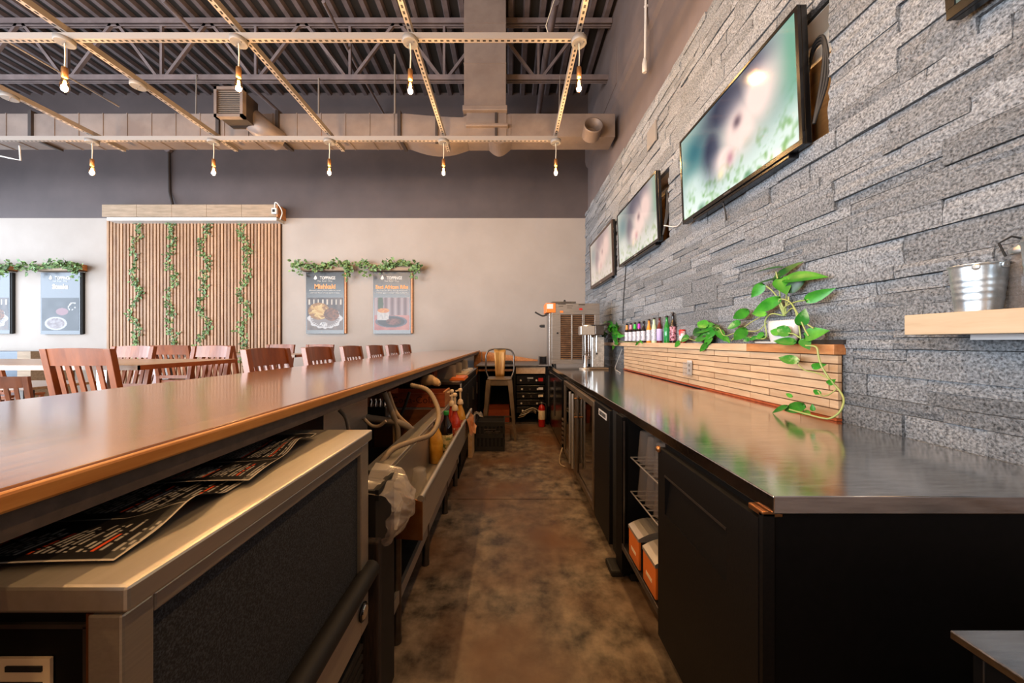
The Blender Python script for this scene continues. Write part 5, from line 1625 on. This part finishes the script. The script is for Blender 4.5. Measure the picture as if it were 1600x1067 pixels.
for (bx_, by_, tx_, ty_, w_, X_, mt) in ((720, 480, 585, 495, 75, 1.43, m_leaf), (690, 470, 620, 440, 60, 1.43, m_leaf), (740, 500, 640, 545, 65, 1.42, m_leafv), (680, 540, 600, 550, 60, 1.42, m_leaf), (720, 540, 660, 590, 60, 1.42, m_leaf),
                                       (760, 500, 800, 560, 50, 1.42, m_leafv), (690, 580, 638, 634, 34, 1.415, m_leaf), (575, 540, 515, 560, 44, 1.42, m_leaf), (520, 565, 485, 605, 26, 1.415, m_leaf), (940, 378, 835, 428, 62, 1.41, m_leaf),
                                       (890, 455, 800, 480, 56, 1.41, m_leafv), (925, 490, 850, 565, 66, 1.41, m_leaf), (800, 540, 830, 570, 30, 1.42, m_leaf), (950, 545, 910, 565, 30, 1.42, m_leafv), (740, 470, 770, 520, 40, 1.43, m_leafd), (650, 500, 590, 520, 55, 1.42, m_leafd), (1040, 520, 980, 550, 40, 1.42, m_leaf), (1000, 540, 940, 555, 26, 1.42, m_leafv)):
    leafpart(tp, 0, S1, O1, bx_, by_, tx_, ty_, w_, X_, X_ - .008, mt)
vine(tp, [g1(700, 520, 1.43), g1(760, 480, 1.42), g1(800, 530, 1.42), g1(900, 500, 1.42), g1(1000, 500, 1.42), g1(1060, 450, 1.42)], .003, 'vine')
vine(tp, [g1(700, 560, 1.43), g1(620, 560, 1.42), g1(560, 545, 1.42), g1(520, 570, 1.415)], .003, 'vine')
vine(tp, [g1(840, 560, 1.42), g1(930, 470, 1.41), g1(1010, 420, 1.41), g1(1050, 400, 1.40)], .003, 'vine')
lp = thing('potted_pothos', 'small bushy pothos in a white pot at the far end of the ledge', 'plant', (1.45, 4.7, LZ))
lY = 1.45 * F / (962 - VX)
MB().lathe([(.055, 0), (.065, .01), (.085, .08), (.08, .085)], (1.447, lY, LZ), 20, sx=.38).build('pot', m_pot, lp)
rl = random.Random(9)
for k in range(34):
    bx_, by_ = 110 + rl.gauss(0, 26), 510 + rl.gauss(0, 30)
    an = rl.uniform(-.3, math.pi + .3) if k % 3 else rl.uniform(math.pi * .9, 2.1 * math.pi)
    ln = rl.uniform(22, 42)
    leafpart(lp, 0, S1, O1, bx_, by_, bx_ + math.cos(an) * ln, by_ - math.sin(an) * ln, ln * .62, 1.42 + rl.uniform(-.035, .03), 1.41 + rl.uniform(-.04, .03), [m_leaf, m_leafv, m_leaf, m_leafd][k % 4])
for (bx_, by_, tx_, ty_, w_) in ((70, 450, 25, 465, 34), (50, 485, 5, 500, 26), (265, 570, 245, 595, 14), (275, 560, 290, 575, 14)):
    leafpart(lp, 0, S1, O1, bx_, by_, tx_, ty_, w_, 1.40, 1.39, m_leaf)
vine(lp, [g1(140, 560, 1.42), g1(200, 570, 1.418), g1(265, 565, 1.415)], .003, 'vine')

# ------------------------------------------------------------------ wall shelf with buckets
ws = thing('wall_shelf', 'blond wooden wall shelf at the right picture edge', 'shelf', (1.39, .8, 1.271))
pbox(ws, 'board', m_shelfwood, 1.30, XS - .004, .25, 1.138, 1.2715, 1.336, .002)
pbox(ws, 'bracket_strip', m_pot, 1.40, XS - .004, .30, 1.05, 1.255, 1.2715)
def bucket(x, y, z, rt, rb, h, label, handle=True):
    t = thing('metal_bucket', label, 'bucket', (x, y, z), 'galvanised buckets on the wall shelf')
    pr = [(rb, 0)]
    for k in range(1, 30):
        u = k / 30
        r = rb + (rt - rb) * u
        for g in (.28, .42, .55, .68):
            r += .0022 * math.exp(-((u - g) / .018) ** 2)
        pr.append((r, h * u))
    pr += [(rt + .003, h * .985), (rt + .003, h), (rt - .001, h), (rb - .002, .006), (.0005, .006)]
    MB().lathe(pr, (x, y, z), 32).build('pail', m_galv, t)
    if handle:
        pts = []
        for i in range(13):
            a = math.pi * i / 12
            pts.append((x - math.cos(a) * .0 + .0, y + math.cos(a) * (rt + .004), z + h * .92 - math.sin(a) * .0 + .0))
        hp = [(x - .0, y + rt + .004, z + h * .93), (x + .02, y + rt + .03, z + h * .90), (x + .035, y + .0 + rt + .025, z + h * .95), (x + .05, y + rt * .7, z + h * 1.0), (x + .055, y, z + h * 1.03), (x + .05, y - rt * .7, z + h), (x + .0, y - rt - .004, z + h * .93)]
        ptube(t, 'handle', m_steelD, spline(hp, 4), .0022, 6)
        for s in (-1, 1):
            MB().lathe([(.009, -.002), (.009, .002)], (x, y + s * (rt + .002), z + h * .93), 12, rot=Matrix.Rotation(R(90), 3, 'X')).build('ear', m_galv, t)
        MB().lathe([(.010, 0), (.0085, .003), (.004, .004)], (x - rt * .80 - .002, y - rt * .55, z + h * .92), 12, rot=Matrix.Rotation(R(-90), 3, 'Y')).build('rivet_plate', m_galv, t)
    return t
bucket(1.385, 1.022, 1.337, .056, .043, .138, 'ribbed galvanised bucket with a wire handle on the wall shelf')
bucket(1.395, .870, 1.337, .062, .048, .175, 'taller galvanised bucket cut off by the right picture edge', False)
jr = thing('clamp_jar', 'clear swing-top glass jar with a wire clamp behind the bucket', 'jar', (1.43, .955, 1.337))
MB().lathe([(.036, 0), (.040, .006), (.040, .135), (.034, .15), (.034, .158)], (1.438, .948, 1.337), 20).build('glass_body', m_fglass, jr)
MB().lathe([(.038, .158), (.040, .162), (.040, .172), (.022, .188), (.018, .205), (.0005, .212)], (1.438, .948, 1.337), 20).build('lid', m_galv, jr)
ptube(jr, 'wire_clamp', m_blackmatte, [(1.40, .975, 1.49), (1.395, .985, 1.53), (1.41, .97, 1.545), (1.43, .96, 1.535)], .003, 6)
ptube(jr, 'lid_strap', m_tan, spline([(1.425, .92, 1.535), (1.41, .905, 1.545), (1.42, .885, 1.545), (1.44, .88, 1.54)], 4), .006, 6)
pbox(jr, 'strap_tab', m_blackmatte, 1.42, 1.43, .90, .912, 1.548, 1.562)

# ------------------------------------------------------------------ dining side: chairs, tables, booth
def make_chair(seat=.76, top=1.20, w=.44):
    t = thing('bar_chair', 'x', 'chair', (0, 0, 0))
    hw = w / 2
    b_ = MB().prism([(-hw + .02, -.20), (hw - .02, -.20), (hw, .20), (-hw, .20)], seat - .04, seat, 0, 'z')
    b_.build('seat', m_chair, t, .008)
    for s in (-1, 1):
        b_ = MB()
        x = s * (hw - .02)
        prof = [(-.235, 0), (-.20, seat - .05), (-.205, seat + .05), (-.275, top)]
        poly = [(y - .02, z) for y, z in prof] + [(y + .022, z) for y, z in prof[::-1]]
        b_.prism(poly, x - .021, x + .021, 0, 'x')
        b_.build('back_post', m_chair, t, .003)
        MB().bar((s * (hw - .03), .165, seat - .04), (s * (hw - .02), .19, 0), .042, .042, w2=.032, h2=.032, up=(0, 1, 0)).build('leg', m_chair, t)
    n = 8
    vv = []
    for z, yb in ((top - .115, -.258), (top, -.278)):
        for dy in (-.011, .011):
            for i in range(n + 1):
                u = i / n * 2 - 1
                vv.append((u * (hw - .04), yb + dy - .022 * (1 - u * u), z + (.0 if z < top else .006 * (1 - u * u))))
    k = n + 1
    ff = []
    for i in range(n):
        ff += [(i, i + 1, 2 * k + i + 1, 2 * k + i), (k + i + 1, k + i, 3 * k + i, 3 * k + i + 1), (2 * k + i, 2 * k + i + 1, 3 * k + i + 1, 3 * k + i), (i + 1, i, k + i, k + i + 1)]
    MB().add(vv, ff).build('crest_rail', m_chair, t)
    MB().box(-hw + .04, hw - .04, -.222, -.200, seat + .02, seat + .06).build('lower_rail', m_chair, t)
    for i in range(5):
        u = (i + 1) / 6 * 2 - 1
        x = u * (hw - .03)
        yb = -.022 * (1 - u * u)
        MB().bar((x, -.212, seat + .05), (x, -.258 + yb * .9, top - .105), .030, .012, up=(0, 1, 0)).build('slat', m_chair, t)
    for (z, y) in ((.28, .18), (.22, -.22)):
        MB().bar((-hw + .03, y, z), (hw - .03, y, z), .022, .035).build('stretcher', m_chair, t)
    for s in (-1, 1):
        MB().bar((s * (hw - .025), -.215, .34), (s * (hw - .025), .18, .34), .022, .03).build('stretcher', m_chair, t)
    return t
C0 = make_chair()
first = [True]
def chair(x, y, rz, label, group):
    if first[0]:
        first[0] = False
        C0.location, C0.rotation_euler = (x, y, 0), (0, 0, rz)
        return tag(C0, label, None, group)
    return dup(C0, (x, y, 0), rz, label, group)
ordn = ['nearest of the row', 'second along the row', 'third along the row', 'fourth along the row', 'fifth along the row', 'farthest of the row']
for k in range(6):
    chair(-1.68 + .265, 2.41 + .638 * k, R(-90), 'slat-back wooden bar chair tucked at the far side of the bar, ' + ordn[k], 'bar chairs along the bar')
chair(-2.95, 2.62, R(4), 'largest slat-back chair at left, its back toward the camera, before the high table', 'chairs at the high tables')
chair(-3.90, 3.32, R(180), 'slat-back chair behind the near high table, left of the two there', 'chairs at the high tables')
chair(-3.17, 3.40, R(176), 'slat-back chair behind the near high table, right of the two there', 'chairs at the high tables')
chair(-4.28, 4.62, R(4), 'chair back half hidden left, between the two high tables', 'chairs at the high tables')
chair(-3.52, 4.45, R(-4), 'chair back half hidden right, between the two high tables', 'chairs at the high tables')
chair(-3.67, 5.28, R(180), 'chair beyond the far high table, left of the two there', 'chairs at the high tables')
chair(-3.04, 5.28, R(180), 'chair beyond the far high table, right of the two there', 'chairs at the high tables')
def hightable(x0, x1, y0, y1, z, label):
    t = thing('high_table', label, 'table', ((x0 + x1) / 2, (y0 + y1) / 2, 0))
    pbox(t, 'table_top', m_tabletop, x0, x1 - .01, y0 + .01, y1, z - .034, z, .003)
    pbox(t, 'edge_band', m_tableedge, x1 - .01, x1, y0, y1, z - .036, z - .002)
    pbox(t, 'edge_band', m_tabletop, x0, x1, y0, y0 + .01, z - .036, z - .002)  # pale near band paints in window light reflected off the edge
    for x in (x0 + .5, x1 - .75):
        pbox(t, 'column', m_galv if x > x0 + .6 else m_steelD, x - .045, x + .045, (y0 + y1) / 2 - .045, (y0 + y1) / 2 + .045, .03, z - .04, .01)
        pbox(t, 'foot_plate', m_blackmatte, x - .28, x + .28, (y0 + y1) / 2 - .28, (y0 + y1) / 2 + .28, 0, .03, .005)
hightable(-5.6, -2.66, 2.48, 3.38, 1.08, 'near high wooden table with a red-brown end edge')
hightable(-5.2, -2.76, 4.46, 5.06, 1.08, 'far high wooden table behind the first')
bt = thing('booth_bench', 'booth bench with dark blue cushion and wooden end at far left', 'bench', (-9.6, 6.4, 0))
pbox(bt, 'seat_base', m_brown, -10.9, -8.55, 6.15, 6.70, 0, .42)
pbox(bt, 'seat_cushion', m_blue, -10.9, -8.6, 6.12, 6.60, .42, .52, .02)
pbox(bt, 'back_cushion', m_blue, -10.9, -8.78, 6.48, 6.66, .52, 1.07, .03)
pbox(bt, 'end_panel', m_rustic, -8.72, -8.48, 6.12, 6.72, 0, 1.075, .004)
dt = thing('dining_table', 'low pale dining table at far left behind the bar', 'table', (-5.75, 4.1, 0))
pbox(dt, 'table_top', m_tabletop, -6.3, -5.2, 3.75, 4.45, .72, .75, .003)
pbox(dt, 'column', m_steelD, -5.8, -5.7, 4.05, 4.15, .03, .72)
pbox(dt, 'foot_plate', m_blackmatte, -6.0, -5.5, 3.85, 4.35, 0, .03)
C1 = make_chair(.45, .89, .44)
C1.name = 'dining_chair'
C1.location, C1.rotation_euler = (-5.27, 3.72, 0), (0, 0, R(25))
tag(C1, 'low slat-back dining chair at the left picture edge', 'chair', 'low dining chairs')
dup(C1, (-5.25, 4.72, 0), R(170), 'low dining chair behind the pale dining table', 'low dining chairs')
dup(C1, (-7.6, 5.3, 0), R(0), 'low dining chair in front of the booth bench', 'low dining chairs')
